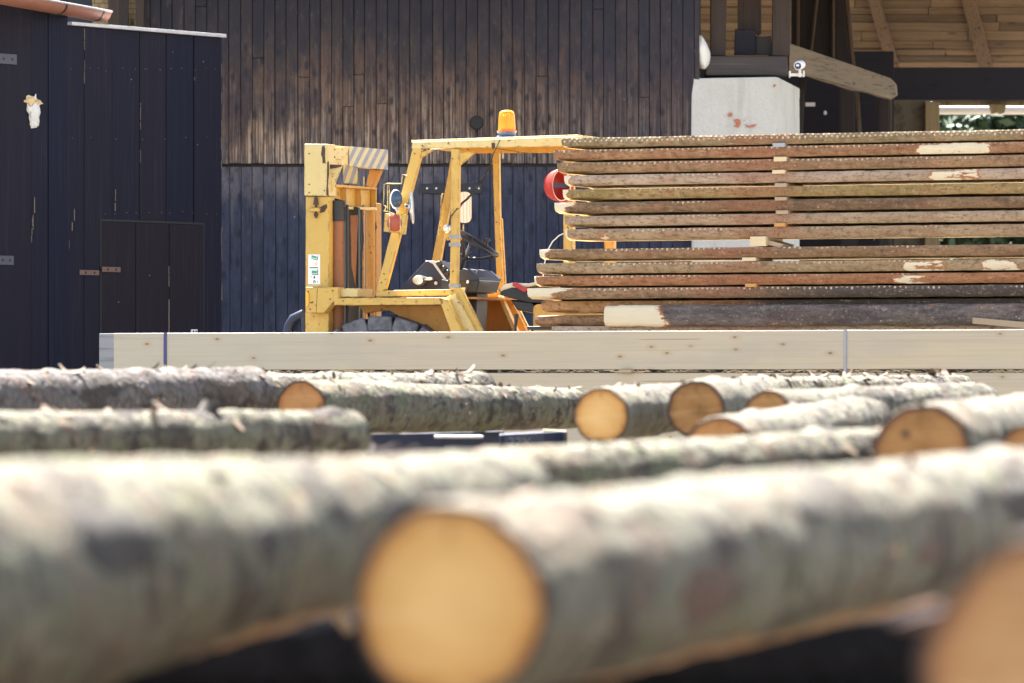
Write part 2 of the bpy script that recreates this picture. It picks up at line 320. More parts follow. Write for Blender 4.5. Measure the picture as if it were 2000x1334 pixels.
def m_cut(name, a=(0.52, 0.27, 0.078), b=(0.64, 0.395, 0.145), rim=(0.27, 0.095, 0.02), age=0.15):
    g = G(name, 0.7, spec=0.25); p = g.obj(); q = g.xyz(p)
    nz = g.noise(g.scale(p, (1, 1, 1)), 9.0, 4, 0.6)
    r = g.attr('rad'); rr = g.math('ADD', r, g.math('MULTIPLY', g.math('SUBTRACT', nz, 0.5), 0.14))
    rings = g.math('MULTIPLY_ADD', g.math('SINE', g.math('MULTIPLY', g.math('ADD', r, g.math('MULTIPLY', nz, 0.05)), 85.0)), 0.5, 0.5)
    c = g.mix(g.noise(g.scale(p, (1, 7, 7), (1, 2, 3)), 1.0, 4), a, b)
    c = g.mix(g.math('MULTIPLY', rings, 0.38), c, tuple(x * 0.55 for x in a))
    c = g.mix(g.math('MULTIPLY', g.step(rr, 0.42, 0.12), 0.5 * age), c, tuple(x * 0.72 for x in a))
    c = g.mix(g.math('MULTIPLY', g.step(rr, 0.85, 0.15), 0.6 * (1 - age)), c, (min(1, b[0] * 1.12), min(1, b[1] * 1.22), min(1, b[2] * 1.45)))
    blo = g.noise(g.scale(p, (1, 5, 5), (4, 4, 4)), 1.6, 4, 0.6); c = g.mix(g.math('MULTIPLY', g.step(blo, 0.52, 0.66), 0.6 * age), c, tuple(x * 0.5 for x in a))
    ang = g.math('ARCTAN2', q[2], q[1]); cr = g.noise(g.comb(g.math('MULTIPLY', ang, 5.0), g.math('MULTIPLY', r, 1.2), 0.0), 1.6, 3, 0.6); c = g.mix(g.math('MULTIPLY', g.step(cr, 0.66, 0.69), 0.75), c, (0.10, 0.05, 0.025))
    c = g.mix(g.math('MULTIPLY', g.step(rr, 0.70, 0.98), 0.85), c, rim)
    pass
    saw = g.noise(g.scale(p, (1, 3, 60)), 1.0, 2); c = g.mix(g.math('MULTIPLY', g.step(saw, 0.5, 0.7), 0.15), c, (0.8, 0.62, 0.36))
    c = g.mix(g.step(g.math('ADD', r, g.math('MULTIPLY', nz, 0.06)), 0.955 - 0.05 * age, 0.975 - 0.03 * age), c, (0.06, 0.038, 0.028))
    g.bump(saw, 0.3, 0.002); return g.col(c)
def m_paint(name, base, chips=0.5, rust=0.35, rough=0.42):
    g = G(name, rough, spec=0.45); p = g.pos()
    big = g.noise(p, 3.0, 4, 0.6); fine = g.noise(p, 28.0, 6, 0.7); run = g.noise(g.scale(p, (26, 26, 2.5)), 1.0, 5, 0.65)
    c = g.mix(big, tuple(x * 0.86 for x in base), tuple(min(1, x * 1.08) for x in base))
    c = g.mix(g.math('MULTIPLY', g.step(run, 0.52, 0.74), rust), c, (base[0] * 0.62, base[1] * 0.44, base[2] * 0.4))
    grime = g.noise(p, 9.0, 5, 0.7); c = g.mix(g.math('MULTIPLY', g.step(grime, 0.5, 0.72), 0.4), c, (base[0] * 0.6, base[1] * 0.55, base[2] * 0.7))
    c = g.mix(g.math('MULTIPLY', g.step(big, 0.56, 0.72), 0.35), c, tuple(min(1, x * 1.12 + 0.05) for x in base))
    ch = g.math('ADD', fine, g.math('MULTIPLY', g.math('SUBTRACT', big, 0.5), 0.25))
    bv = g.n('ShaderNodeBevel'); bv.samples = 3; bv.inputs['Radius'].default_value = 0.012; gn = g.n('ShaderNodeNewGeometry'); vm = g.n('ShaderNodeVectorMath'); vm.operation = 'DOT_PRODUCT'; g.nt.links.new(bv.outputs[0], vm.inputs[0]); g.nt.links.new(gn.outputs['Normal'], vm.inputs[1])
    ed = g.step(vm.outputs['Value'], 0.985, 0.90); c = g.mix(g.math('MULTIPLY', ed, g.step(g.noise(p, 14, 5, 0.75), 0.46, 0.55)), c, (0.11, 0.05, 0.03))
    c = g.mix(g.step(ch, 0.675 - chips * 0.06, 0.69 - chips * 0.06), c, (0.09, 0.045, 0.03))
    g.rough(g.math('ADD', rough, g.math('MULTIPLY', fine, 0.2)))
    return g.col(c)
def m_stripe(name, a, b, ang, period, origin):
    g = G(name, 0.45); p = g.pos(); q = g.xyz(p)
    u = g.math('DIVIDE', g.math('ADD', g.math('SUBTRACT', q[0], origin), g.math('MULTIPLY', q[2], ang)), period)
    c = g.mix(g.step(g.math('ABSOLUTE', g.math('SUBTRACT', g.math('FRACT', u), 0.5)), 0.24, 0.26), a, b)
    n = g.noise(p, 18, 6, 0.7); c = g.mix(g.math('MULTIPLY', g.step(n, 0.45, 0.7), 0.5), c, tuple((x + y) / 2 * 1.05 for x, y in zip(a, b)))
    return g.col(c)
def m_ground():
    g = G('yard_ground', 0.95, spec=0.15); p = g.pos()
    n = g.noise(p, 0.5, 5); f = g.noise(p, 30, 5, 0.7); c = g.mix(n, (0.11, 0.09, 0.065), (0.17, 0.145, 0.11)); c = g.mix(g.step(f, 0.4, 0.7), c, (0.075, 0.06, 0.045))
    g.bump(f, 0.6, 0.02); return g.col(c)
def m_concrete():
    g = G('rough_render', 0.9, spec=0.2); p = g.obj(); f = g.noise(p, 30, 6, 0.7); b = g.noise(p, 4, 4)
    c = g.mix(b, (0.49, 0.49, 0.46), (0.62, 0.62, 0.585)); c = g.mix(g.step(f, 0.36, 0.30), c, (0.2, 0.2, 0.19)); c = g.mix(g.step(f, 0.62, 0.8), c, (0.68, 0.68, 0.65))
    st = g.noise(g.scale(p, (9, 9, 1.2)), 1.0, 4); c = g.mix(g.math('MULTIPLY', g.step(st, 0.5, 0.75), 0.3), c, (0.32, 0.31, 0.26)); c = g.mix(g.step(g.noise(p, 60, 3, 0.6), 0.69, 0.73), c, (0.14, 0.13, 0.12))
    g.bump(f, 1.0, 0.014); return g.col(c)
def m_rubber():
    g = G('dusty_rubber', 0.8, spec=0.25); p = g.pos(); n = g.noise(p, 14, 6, 0.7)
    return g.col(g.mix(g.step(n, 0.38, 0.62), (0.07, 0.075, 0.092), (0.135, 0.138, 0.155)))
def m_glassy(name, c, rough=0.1):
    g = G(name, rough); g.b.inputs['Transmission Weight'].default_value = 0.6; g.b.inputs['IOR'].default_value = 1.3
    return g.col(c)
M = {}
M['upper'] = m_upper(); M['lower'] = m_lower(); M['shed'] = m_shed(); M['hatch'] = m_shed('brown_black_plank', (0.0115, 0.0095, 0.016), (0.014, 0.0115, 0.018))
M['oldpost'] = m_timber('old_post', (0.045, 0.033, 0.028), (0.065, 0.049, 0.041), ax=(25, 25, 1))
M['sill'] = m_timber('grey_sill', (0.04, 0.036, 0.036), (0.085, 0.075, 0.07))
M['hewn'] = m_timber('hewn_beam', (0.13, 0.098, 0.062), (0.20, 0.152, 0.10), ax=(4, 1, 25))
M['darktimber'] = m_timber('dark_timber', (0.032, 0.027, 0.027), (0.045, 0.037, 0.034), (0.012, 0.011, 0.013), ax=(25, 25, 1))
M['darkbeam'] = m_timber('tarred_beam', (0.015, 0.015, 0.022), (0.02, 0.019, 0.026), (0.010, 0.010, 0.015))
M['brace'] = m_timber('tan_brace', (0.085, 0.06, 0.04), (0.13, 0.092, 0.063), ax=(25, 25, 1))
M['roofplank'] = m_timber('roof_plank', (0.046, 0.030, 0.020), (0.26, 0.178, 0.11), (0.04, 0.022, 0.014))
M['rafter'] = m_timber('rafter_wood', (0.12, 0.078, 0.05), (0.19, 0.125, 0.08), ax=(25, 1, 25))
M['rubble'] = m_timber('mud_panel', (0.09, 0.08, 0.055), (0.14, 0.12, 0.085), ax=(5, 5, 5))
M['tanpost'] = m_timber('tan_post', (0.22, 0.165, 0.088), (0.31, 0.235, 0.13), ax=(25, 25, 1))
M['shadebeam'] = m_timber('shade_grey_beam', (0.19, 0.205, 0.225), (0.25, 0.26, 0.27), (0.12, 0.125, 0.14)); M['beam'] = m_beam(); M['sawn'] = m_sawn(); M['sawngrey'] = m_sawn('grey_end_grain', (0.25, 0.27, 0.30), (0.36, 0.37, 0.38))
M['orangewood'] = m_sawn('orange_wood', (0.40, 0.19, 0.055), (0.50, 0.26, 0.09))
M['innerbark'] = m_sawn('inner_bark', (0.16, 0.075, 0.028), (0.24, 0.125, 0.05)); M['brownwood'] = m_sawn('brown_wood', (0.28, 0.2, 0.13), (0.4, 0.3, 0.2))
M['bark1'] = m_bark('pale_spruce_bark'); M['bark2'] = m_bark('green_grey_bark', (0.14, 0.135, 0.096), 0.6, 0.65, 0.95); M['bark3'] = m_bark('brown_grey_bark', (0.125, 0.112, 0.108), 0.15, 0.6, 0.9)
M['darkbark'] = simple('dark_torn_bark', (0.02, 0.015, 0.012), 0.9, var=0.6); M['brownbark'] = simple('brown_torn_bark', (0.065, 0.036, 0.024), 0.9, var=0.6); M['shadebark'] = simple('shade_dark_bark', (0.011, 0.0105, 0.012), 0.95, var=0.7, sc=14, spec=0.05)  # bearer log bark blackened to stand in for shade under the pile
M['flake'] = simple('bark_flake', (0.14, 0.095, 0.065), 0.8, var=0.8, sc=12)
M['cut'] = m_cut('fresh_cut_wood'); M['cutbrown'] = m_cut('older_cut_wood', (0.27, 0.132, 0.042), (0.37, 0.20, 0.075), (0.15, 0.055, 0.02), 0.9); M['cutred'] = m_cut('reddish_cut_wood', (0.38, 0.175, 0.062), (0.46, 0.24, 0.092), (0.24, 0.08, 0.025), 0.5); M['cutpink'] = m_cut('pinkish_cut_wood', (0.30, 0.158, 0.066), (0.38, 0.22, 0.10), (0.2, 0.075, 0.03), .5); M['greyend'] = m_cut('grey_cut_wood', (0.2, 0.19, 0.2), (0.28, 0.27, 0.28), (0.1, 0.09, 0.1), .5)
YEL = (0.55, 0.355, 0.082)
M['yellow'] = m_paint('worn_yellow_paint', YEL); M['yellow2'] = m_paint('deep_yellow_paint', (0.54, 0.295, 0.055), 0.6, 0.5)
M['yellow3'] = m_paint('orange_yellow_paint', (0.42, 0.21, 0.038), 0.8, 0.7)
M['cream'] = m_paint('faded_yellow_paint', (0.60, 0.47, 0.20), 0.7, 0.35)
M['ochre'] = m_paint('ochre_paint', (0.42, 0.205, 0.05), 0.6, 0.5, 0.65)
M['rust'] = simple('flaking_rust', (0.075, 0.042, 0.034), 0.85, var=0.5, sc=40)
M['rusttube'] = m_paint('rusty_cylinder', (0.26, 0.105, 0.045), 0.9, 0.6, 0.55)
M['blacksteel'] = simple('greasy_black_steel', (0.018, 0.019, 0.024), 0.45, var=0.5)
M['hazard'] = m_stripe('hazard_stripes', (0.52, 0.44, 0.22), (0.20, 0.21, 0.27), -0.45, 0.052, -1.2)
M['hazard2'] = m_stripe('small_hazard_stripes', (0.46, 0.32, 0.08), (0.14, 0.14, 0.16), -0.3, 0.052, -1.2)
M['rubber'] = simple('dark_rubber', (0.05, 0.056, 0.075), 0.8, var=0.5); M['lug'] = m_rubber(); M['black'] = simple('black_plastic', (0.017, 0.018, 0.022), 0.35, var=0.4); M['navyplastic'] = simple('navy_plastic', (0.018, 0.023, 0.045), 0.5, var=0.3)
M['bluesteel'] = simple('dark_blue_steel', (0.016, 0.024, 0.055), 0.4, var=0.5); M['beaconbase'] = simple('blue_black_plastic', (0.03, 0.055, 0.14), 0.3, var=0.2)
M['chrome'] = simple('worn_chrome', (0.62, 0.64, 0.66), 0.22, 0.9, 0.2); M['greymetal'] = simple('galvanised_metal', (0.48, 0.49, 0.51), 0.45, 0.6, 0.2)
M['headglass'] = simple('dark_lamp_glass', (0.05, 0.075, 0.12), 0.08, 0.3, 0.3, 8); M['redlens'] = simple('dull_red_lens', (0.36, 0.075, 0.045), 0.25, var=0.25)
M['mirrorpink'] = None
M['amber'] = m_glassy('amber_lens', (1.0, 0.36, 0.045), 0.14); M['reflector'] = simple('beacon_reflector', (0.75, 0.42, 0.16), 0.3, 0.5)
M['redplastic'] = simple('red_plastic', (0.42, 0.03, 0.03), 0.35, var=0.15); M['redinside'] = simple('dark_red_plastic', (0.34, 0.02, 0.025), 0.4)
M['creamrubber'] = simple('cream_band', (0.72, 0.58, 0.36), 0.6)
M['white'] = simple('white_plastic', (0.78, 0.78, 0.78), 0.4, var=0.06); M['whitecloth'] = simple('white_sack', (0.74, 0.74, 0.70), 0.8, var=0.12, sc=6)
M['green'] = simple('green_ink', (0.03, 0.36, 0.22), 0.5); M['ink'] = simple('black_ink', (0.03, 0.035, 0.035), 0.5)
M['marker'] = simple('orange_marker_lens', (0.85, 0.42, 0.03), 0.25); M['strapblue'] = simple('blue_strap', (0.035, 0.04, 0.14), 0.35); M['strapgrey'] = simple('grey_strap', (0.25, 0.26, 0.30), 0.35)
M['copper'] = simple('copper_gutter', (0.30, 0.135, 0.095), 0.5, 0.35, 0.2, 6); M['brick'] = simple('bare_brick', (0.42, 0.16, 0.10), 0.9)
M['zinc'] = simple('zinc_cap', (0.46, 0.45, 0.47), 0.5, 0.5, 0.3); M['hinge'] = simple('rusty_hinge', (0.14, 0.085, 0.07), 0.6, 0.3, 0.4); M['hingeblue'] = simple('painted_hinge', (0.05, 0.052, 0.075), 0.5)
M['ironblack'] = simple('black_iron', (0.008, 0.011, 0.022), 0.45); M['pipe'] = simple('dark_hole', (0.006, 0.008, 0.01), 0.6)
M['wool'] = simple('grey_fleece', (0.62, 0.62, 0.60), 0.9, var=0.3); M['foam'] = simple('yellowed_foam', (0.62, 0.48, 0.28), 0.9); M['scratch'] = simple('scraped_paint', (0.16, 0.13, 0.10), 0.8, var=0.6); M['chip'] = simple('bare_scratch', (0.5, 0.42, 0.28), 0.8, var=0.4)
M['leather'] = simple('black_vinyl', (0.02, 0.02, 0.024), 0.5); M['seatcream'] = simple('worn_cream_vinyl', (0.66, 0.58, 0.42), 0.6, var=0.3)
M['ground'] = m_ground(); M['concrete'] = m_concrete(); M['tile'] = simple('roof_tile', (0.25, 0.11, 0.075), 0.8, var=0.3); M['leaf'] = simple('leaf_green', (0.035, 0.065, 0.03), 0.6, var=0.6, sc=3); M['trunk'] = simple('tree_bark', (0.1, 0.075, 0.055), 0.9)
M['straw'] = simple('wood_shaving', (0.62, 0.5, 0.34), 0.8, var=0.3); M['glass'] = simple('blue_camera_glass', (0.03, 0.07, 0.16), 0.05, 0.2); M['teal'] = simple('faded_paint_mark', (0.10, 0.14, 0.20), 0.6)
gm = G('painted_mirror_glass', 0.12, 0.75); pm = gm.obj(); wv = gm.math('SINE', gm.math('MULTIPLY', gm.math('ADD', gm.xyz(pm)[0], gm.math('MULTIPLY', gm.noise(pm, 8, 2), 0.03)), 260.0))
M['mirrorpink'] = gm.col(gm.mix(gm.step(wv, 0.2, 0.9), (0.86, 0.78, 0.74), (0.62, 0.53, 0.50))); gm.b.inputs['Roughness'].default_value = 0.55; gm.b.inputs['Metallic'].default_value = 0.0  # striped reflection put into the mirror colour
M['mirrorblue'] = simple('mirror_edge', (0.5, 0.54, 0.60), 0.3, 0.6, 0.2)
# ================================================================== SETTING
rnd = random.Random(7)
mb = MB(); n = 24
for j in range(n + 1):
    for i in range(n + 1):
        x = -60 + 120 * i / n; y = -20 + 150 * j / n
        mb.v.append(Vector((x, y, 0.03 * noise.noise((x * .3, y * .3, 0)) - 0.02)))
for j in range(n):
    for i in range(n):
        a = j * (n + 1) + i; mb.f.append([a, a + 1, a + n + 2, a + n + 1]); mb.m.append(0)
mb.add([(-900, -300, -.12), (900, -300, -.12), (900, 1500, -.12), (-900, 1500, -.12)], [[0, 1, 2, 3]])
tag(mb.build('ground', M['ground']), kind='structure')
# ------------------------------------------------------------------ barn with dark cladding
YB = 45.0; UP0 = Vector((0, 0, 1))
def bx(px): return (px - 1000) / F * YB
def bz(py): return HC - (py - HZ) / F * YB
barn = empty('barn', (-1, YB, 0), 'tall barn with weathered dark vertical cladding behind the yellow forklift', 'barn')
def cladding(name, x0, x1, z0, z1, y, th, wdt, mat, joints, hole=None, pale=0.0):
    mb = MB(); x = x0
    while x < x1 - 0.01:
        w_ = min(wdt * rnd.uniform(0.94, 1.06), x1 - x); a, b = x + 0.0022, x + w_ - 0.0022
        dy = rnd.uniform(-.004, .004); cuts = [z0 + rnd.uniform(-.004, .004), z1]
        if rnd.random() < joints: cuts.insert(1, rnd.uniform(z0 + 0.45, z1 - 0.3))
        if hole and a < hole[0] + 0.03 and b > hole[0] - 0.03: cuts = [cuts[0], z1]
        for c0, c1 in zip(cuts[:-1], cuts[1:]):
            c1 -= 0.003
            cx = (a + b) / 2; dz = rnd.uniform(-.003, .003)
            mb.loops([(a, y + dy, c0), (b, y + dy + dz, c0), (b, y + th, c0), (a, y + th, c0)], [(a, y + dy, c1), (b, y + dy + dz, c1), (b, y + th, c1), (a, y + th, c1)])
        if rnd.random() < pale and x > bx(560):
            za = rnd.uniform(z0 + .2, z1 - .5); zc = min(z1 - .02, za + rnd.uniform(.3, 1.4)); k = za
            while k < zc:
                e = rnd.uniform(.02, .16); mb.loops([(x - .0012, y + .004, k), (x + .0012, y + .004, k), (x + .0012, y + .02, k), (x - .0012, y + .02, k)], [(x - .0012, y + .004, k + e), (x + .0012, y + .004, k + e), (x + .0012, y + .02, k + e), (x - .0012, y + .02, k + e)], 1); k += e + rnd.uniform(.0, .06)
        x += w_
    return mb.build(name, [mat, M['chip']], barn, bevel=0.003, segs=1)
ZS = bz(322)
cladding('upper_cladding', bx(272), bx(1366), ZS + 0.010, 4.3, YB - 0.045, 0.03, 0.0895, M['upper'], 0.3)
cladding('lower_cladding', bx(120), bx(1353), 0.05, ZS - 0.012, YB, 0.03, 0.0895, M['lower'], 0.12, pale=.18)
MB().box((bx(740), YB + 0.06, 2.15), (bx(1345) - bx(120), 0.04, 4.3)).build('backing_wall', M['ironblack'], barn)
mb = MB(); mb.loops([(-3.4, 44.25, 4.36), (1.55, 44.25, 4.36), (1.55, 49.8, 7.4), (-3.4, 49.8, 7.4)], [(-3.4, 44.25, 4.5), (1.55, 44.25, 4.5), (1.55, 49.8, 7.54), (-3.4, 49.8, 7.54)])
mb.loops([(-3.4, 49.8, 7.4), (1.55, 49.8, 7.4), (1.55, 55.3, 4.36), (-3.4, 55.3, 4.36)], [(-3.4, 49.8, 7.54), (1.55, 49.8, 7.54), (1.55, 55.3, 4.5), (-3.4, 55.3, 4.5)])
mb.build('roof', M['tile'], barn)
# gable bits beside the shed roof: pale horizontal boards between grey posts
mb = MB()
for k in range(9):
    y0 = -14 + k * 10.5
    mb.loops([P(180, y0 + 9.6, 44.97), P(276, y0 + 9.6, 44.97), P(276, y0, 44.97), P(180, y0, 44.97)], [P(180, y0 + 9.6, 44.995), P(276, y0 + 9.6, 44.995), P(276, y0, 44.995), P(180, y0, 44.995)])
mb.build('gable_boarding', M['tanpost'], barn)
for a, b, m in ((211, 233, 'oldpost'), (233, 250, 'darktimber'), (265, 281, 'oldpost')):
    p = P(a, 95, 44.9); q = P(b, -20, 44.9)
    MB().box(((p.x + q.x) / 2, 44.93, (p.z + q.z) / 2), (q.x - p.x, 0.07, q.z - p.z)).build('gable_post', M[m], barn, bevel=0.004)
# round flue hole
c = P(931, 240, YB - 0.05); mb = MB(); mb.lathe([(0.030, 0.004), (0.049, 0.006), (0.053, 0.0), (0.053, 0.05)], (c.x, YB - 0.072, c.z), (0, 1, 0), 28)
fl = mb.build('vent_pipe', M['ironblack'], barn, smooth=True)
MB().lathe([(0.0465, 0), (0.0465, 0.002)], (c.x, YB - 0.078, c.z), (0, 1, 0), 28).build('pipe_opening', M['pipe'], fl)
# iron strap with bright bolts on the lower cladding
p = P(823, 378, YB); q = P(942, 359, YB)
st = MB().box(((p.x + q.x) / 2, YB - 0.012, (p.z + q.z) / 2), (q.x - p.x, 0.014, q.z - p.z)).build('iron_strap', M['ironblack'], barn, bevel=0.002)
for px in (834, 852, 917, 935):
    c = P(px, 368, YB); MB().lathe([(0.0085, 0.0), (0.0085, 0.005), (0.005, 0.009)], (c.x, YB - 0.019, c.z), (0, -1, 0), 10).build('bolt', M['white'], st)
# ------------------------------------------------------------------ black shed wall with hatch
SA = Vector((-3.72, 41.3, 0)); SB = Vector((-2.212, 43.5, 0)); SD = SB - SA
SN = Vector((SD.y, -SD.x, 0)).normalized(); SU = SD.normalized()
def SP(px, py=None, z=None, out=0.0):
    k = (px - 1000) / F; s = (k * SA.y - SA.x) / (SD.x - SD.y * k); q = SA + SD * s
    zz = z if z is not None else HC - (py - HZ) / F * q.y
    return Vector((q.x, q.y, zz)) + SN * out
shed = empty('shed', SP(135, z=0), 'black plank shed wall with a low hatch and torn fleece nailed on', 'shed')
def shedbox(mb, px0, px1, z0, z1, out0, out1):
    A = [SP(px0, z=z0), SP(px1, z=z0), SP(px1, z=z1), SP(px0, z=z1)]
    return mb.loops([a + SN * out0 for a in A], [a + SN * out1 for a in A])
ZT = 3.458
def zpx(px, py): return SP(px, py).z
mb = MB(); seams = [-75, -40, -5, 58, 92, 130.5, 164, 219, 273.5, 325, 378.5, 433]
for a, b in zip(seams[:-1], seams[1:]):
    o = rnd.uniform(-.003, .003); shedbox(mb, a + 0.7, b - 0.7, 0.02, 3.72 if b < 132 else ZT, -0.03, o + (0.012 if b < 132 else 0))
plank_mb = mb
mb = MB(); shedbox(mb, -78, 432, 0.02, 3.44, -0.08, -0.035); mb.build('wall_core', M['ironblack'], shed)
mb = MB(); shedbox(mb, 134.5, 436.5, ZT, ZT + 0.026, -0.1, 0.03); mb.build('coping_strip', M['zinc'], shed, bevel=0.003)
# low hatch door
hz0, hz1 = 0.25, zpx(197, 431)
gb = MB()
shedbox(gb, 195, 398, hz1 - 0.002, hz1 + 0.012, 0.0, 0.006); shedbox(gb, 194.6, 197.6, hz0, hz1 - 0.002, 0.0, 0.006); shedbox(gb, 395, 397.6, hz0, hz1 - 0.002, 0.0, 0.006)
gb.build('hatch_gap', M['pipe'], shed)
hd = MB()
for a, b in ((197.6, 262.3), (263, 327.6), (328.8, 395)): shedbox(hd, a, b, hz0, hz1 - 0.006, 0.0, 0.012 + rnd.uniform(-.002, .002))
hatch = hd.build('hatch_door', M['hatch'], shed, bevel=0.003, segs=1)
mb = MB(); shedbox(mb, 327.7, 328.7, hz0, zpx(328, 585), 0.0, 0.009); shedbox(mb, 327.8, 328.4, zpx(328, 560), zpx(328, 520), 0.0, 0.009); mb.build('light_gap', M['chip'], hatch)
def plate(px0, py0, px1, py1, name, mat, parent, out=0.012, th=0.006, holes=2):
    mb = MB(); z0, z1 = zpx(px0, py1), zpx(px0, py0); shedbox(mb, px0, px1, z0, z1, out, out + th)
    o = mb.build(name, mat, parent, bevel=0.002)
    for k in range(holes):
        px = px0 + (px1 - px0) * (0.3 + 0.45 * k); c = SP(px, z=(z0 + z1) / 2, out=out + th)
        MB().lathe([(0.010, 0), (0.010, 0.002)], c, SN, 10).build('screw', M['pipe'], o)
    return o
plate(196, 521, 232, 531, 'hinge', M['hinge'], shed); plate(154, 527, 192, 537, 'hinge', M['hinge'], shed, out=0.004)
plate(-8, 104, 29, 124, 'strap_hinge', M['hingeblue'], shed, out=0.014); plate(-8, 499, 23, 517, 'strap_hinge', M['hingeblue'], shed, out=0.014)
lt = plate(369.5, 643.5, 381, 652, 'latch_plate', M['white'], shed, out=0.014, th=0.01)
# scraped pale edges and scratches in the black paint
mb = plank_mb; r2 = random.Random(3); nplank = len(mb.f)
def nails(px0, px1, y, step):
    x = px0
    while x < px1:
        yy = y + r2.uniform(-3, 3); shedbox(mb, x, x + 1.1, zpx(x, yy + 1.2), zpx(x, yy), -.002, .004); x += step * r2.uniform(.5, 1.4)
def scratch(px, y0, y1, wpx, px1=None, out=0.002, dens=0.6):
    y = y0
    while y < y1:
        L = r2.uniform(3, 30)
        if r2.random() < dens:
            t = (y - y0) / (y1 - y0); xx = px + ((px1 or px) - px) * t + r2.uniform(-.5, .5); wv_ = wpx * r2.uniform(0.25, 0.7)
            shedbox(mb, xx, xx + wv_, zpx(xx, y + L), zpx(xx, y), out - .004, out + 0.002)
        y += L + r2.uniform(0, 4)
for x, a, b, wp, d in ((431.8, 78, 648, 1.5, .5), (164.4, 55, 150, 1.0, .6), (219.4, 60, 120, .6, .35), (273.9, 180, 300, .8, .35), (378.7, 120, 160, .7, .3), (396, 470, 560, 1.1, .6), (396, 560, 645, 1.8, .9)):
    scratch(x, a, b, wp, out=0.003, dens=d)
nails(138, 430, 135, 26); nails(205, 430, 415, 22); nails(140, 430, 270, 40)
scratch(64, 385, 425, 2.6, 61, 0.014, .9); scratch(60.5, 425, 492, 1.4, 57, 0.014, .8); scratch(144, 408, 450, 2.2, 137, 0.002, .8); scratch(135, 460, 540, 1.6, 128, 0.002, .55); scratch(225, 370, 398, 2, 224, 0.002, .8)
mb.m = [0 if i < nplank else 1 for i in range(len(mb.f))]; mb.build('plank_wall', [M['shed'], M['scratch']], shed, bevel=0.002, segs=1)
# torn fleece with foam crust nailed to the planks
torn = empty('torn_fleece', SP(62, 245, out=0.01), 'torn tuft of pale fleece with yellow crust stuck on the black shed', 'fleece')
def blobmesh(mb, px0, py, rx, rz, dep, seed, out=0.01, nx=14):
    c = SP(px0, py, out=out); base = len(mb.v)
    rows = 10
    for i in range(rows + 1):
        ph = math.pi * i / rows
        for j in range(nx):
            th = 2 * math.pi * j / nx
            d = Vector((math.sin(ph) * math.cos(th), math.sin(ph) * math.sin(th), math.cos(ph)))
            k = 1 + 0.55 * noise.noise(d * 2.2 + Vector((seed, 0, 0))) + 0.35 * noise.noise(d * 5 + Vector((0, seed, 0)))
            mb.v.append(c + SU * d.x * rx * k + SN * d.y * dep * k + Vector((0, 0, d.z * rz * k)))
    for i in range(rows):
        for j in range(nx): mb.f.append([base + i * nx + j, base + i * nx + (j + 1) % nx, base + (i + 1) * nx + (j + 1) % nx, base + (i + 1) * nx + j]); mb.m.append(0)
mb = MB(); blobmesh(mb, 63, 219, 0.075, 0.095, 0.03, 1.3); blobmesh(mb, 61, 238, 0.045, 0.05, 0.02, 5.1); mb.build('fleece', M['wool'], torn, smooth=True)
mb = MB(); blobmesh(mb, 56, 197, 0.06, 0.035, 0.03, 2.7); blobmesh(mb, 68, 200, 0.055, 0.022, 0.035, 8.7); mb.build('crust', M['foam'], torn, smooth=True)
# eaves gutter over the shed
ga, gb_ = P(-45, -13, 40.05), P(199, 31, 42.55); gd = (gb_ - ga).normalized(); gs = gd.cross(Vector((0, 0, 1))).normalized(); gu = gs.cross(gd)
gut = empty('gutter', ga, 'copper coloured half round gutter with dark brackets over the black shed', 'gutter')
def halfpipe(a, b, r, th, n=14):
    mb = MB(); A = []; B = []
    for rr in (r, r - th):
        seq = [math.pi * (1 + i / n) for i in range(n + 1)]
        if rr != r: seq = seq[::-1]
        for t in seq:
            o = gs * math.cos(t) * rr + gu * math.sin(t) * rr; A.append(a + o); B.append(b + o)
    return mb.loops(A, B)
gup = Vector((0, 0, 0.03))
halfpipe(ga + gup, gb_ + gup, 0.078, 0.004).build('trough', M['copper'], gut, smooth=True)
lip = MB(); lip.tube([ga + gup + gs * 0.079, gb_ + gup + gs * 0.079], 0.009, 8); lip.build('rolled_lip', M['zinc'], gut, smooth=True)
for t in (0.62, 0.93):
    c0 = ga.lerp(gb_, t) + gup; halfpipe(c0, c0 + gd * 0.03, 0.083, 0.005).build('bracket', M['black'], gut, smooth=True)
mb = MB(); A = [ga + Vector((-.06, .1, .12)), gb_ + gd * -0.35 + Vector((-.06, .1, .12)), gb_ + gd * -0.35 + Vector((-1.6, 1.1, .9)), ga + Vector((-1.6, 1.1, .9))]
mb.prism(A, (0, 0, .05)); mb.build('roof', M['tile'], shed)
# ------------------------------------------------------------------ rendered pillar
pil = empty('pillar', P(1440, 740, 45.1) - Vector((0, 0, HC)), 'rough white rendered pillar with patches of bare red brick', 'pillar')
Y1 = 44.95
def pillar_ring(z, s=0.0):
    k = [P(1350, 740, Y1), P(1514, 740, Y1), P(1520, 740, Y1 + .03), P(1562, 740, Y1 + .85), P(1556, 740, Y1 + .9), P(1350, 740, Y1 + .9)]
    out = []
    for i, v in enumerate(k):
        nn = noise.noise((v.x * 3, z * 4, i)) * 0.008; out.append(Vector((v.x + nn, v.y + nn, z)))
    return out
mb = MB(); zt = HC + (740 - 150) / F * Y1; rows = [0.0, .4, .8, 1.2, 1.5, 1.8, 2.0, 2.2, 2.4, 2.6, 2.8, 3.0, 3.1, zt]
R0 = [pillar_ring(z) for z in rows]
for i in (3, 4): R0[-1][i].z -= 0.045
R0[-1][0] += Vector((.012, .01, -.012))
for i in range(len(R0) - 1): mb.loops(R0[i], R0[i + 1], caps=(i == len(R0) - 2))
mb.build('shaft', M['concrete'], pil, bevel=0.012, merge=True)
def blotch(px, py, pts, name, mat, parent, Y, th=0.004):
    pass
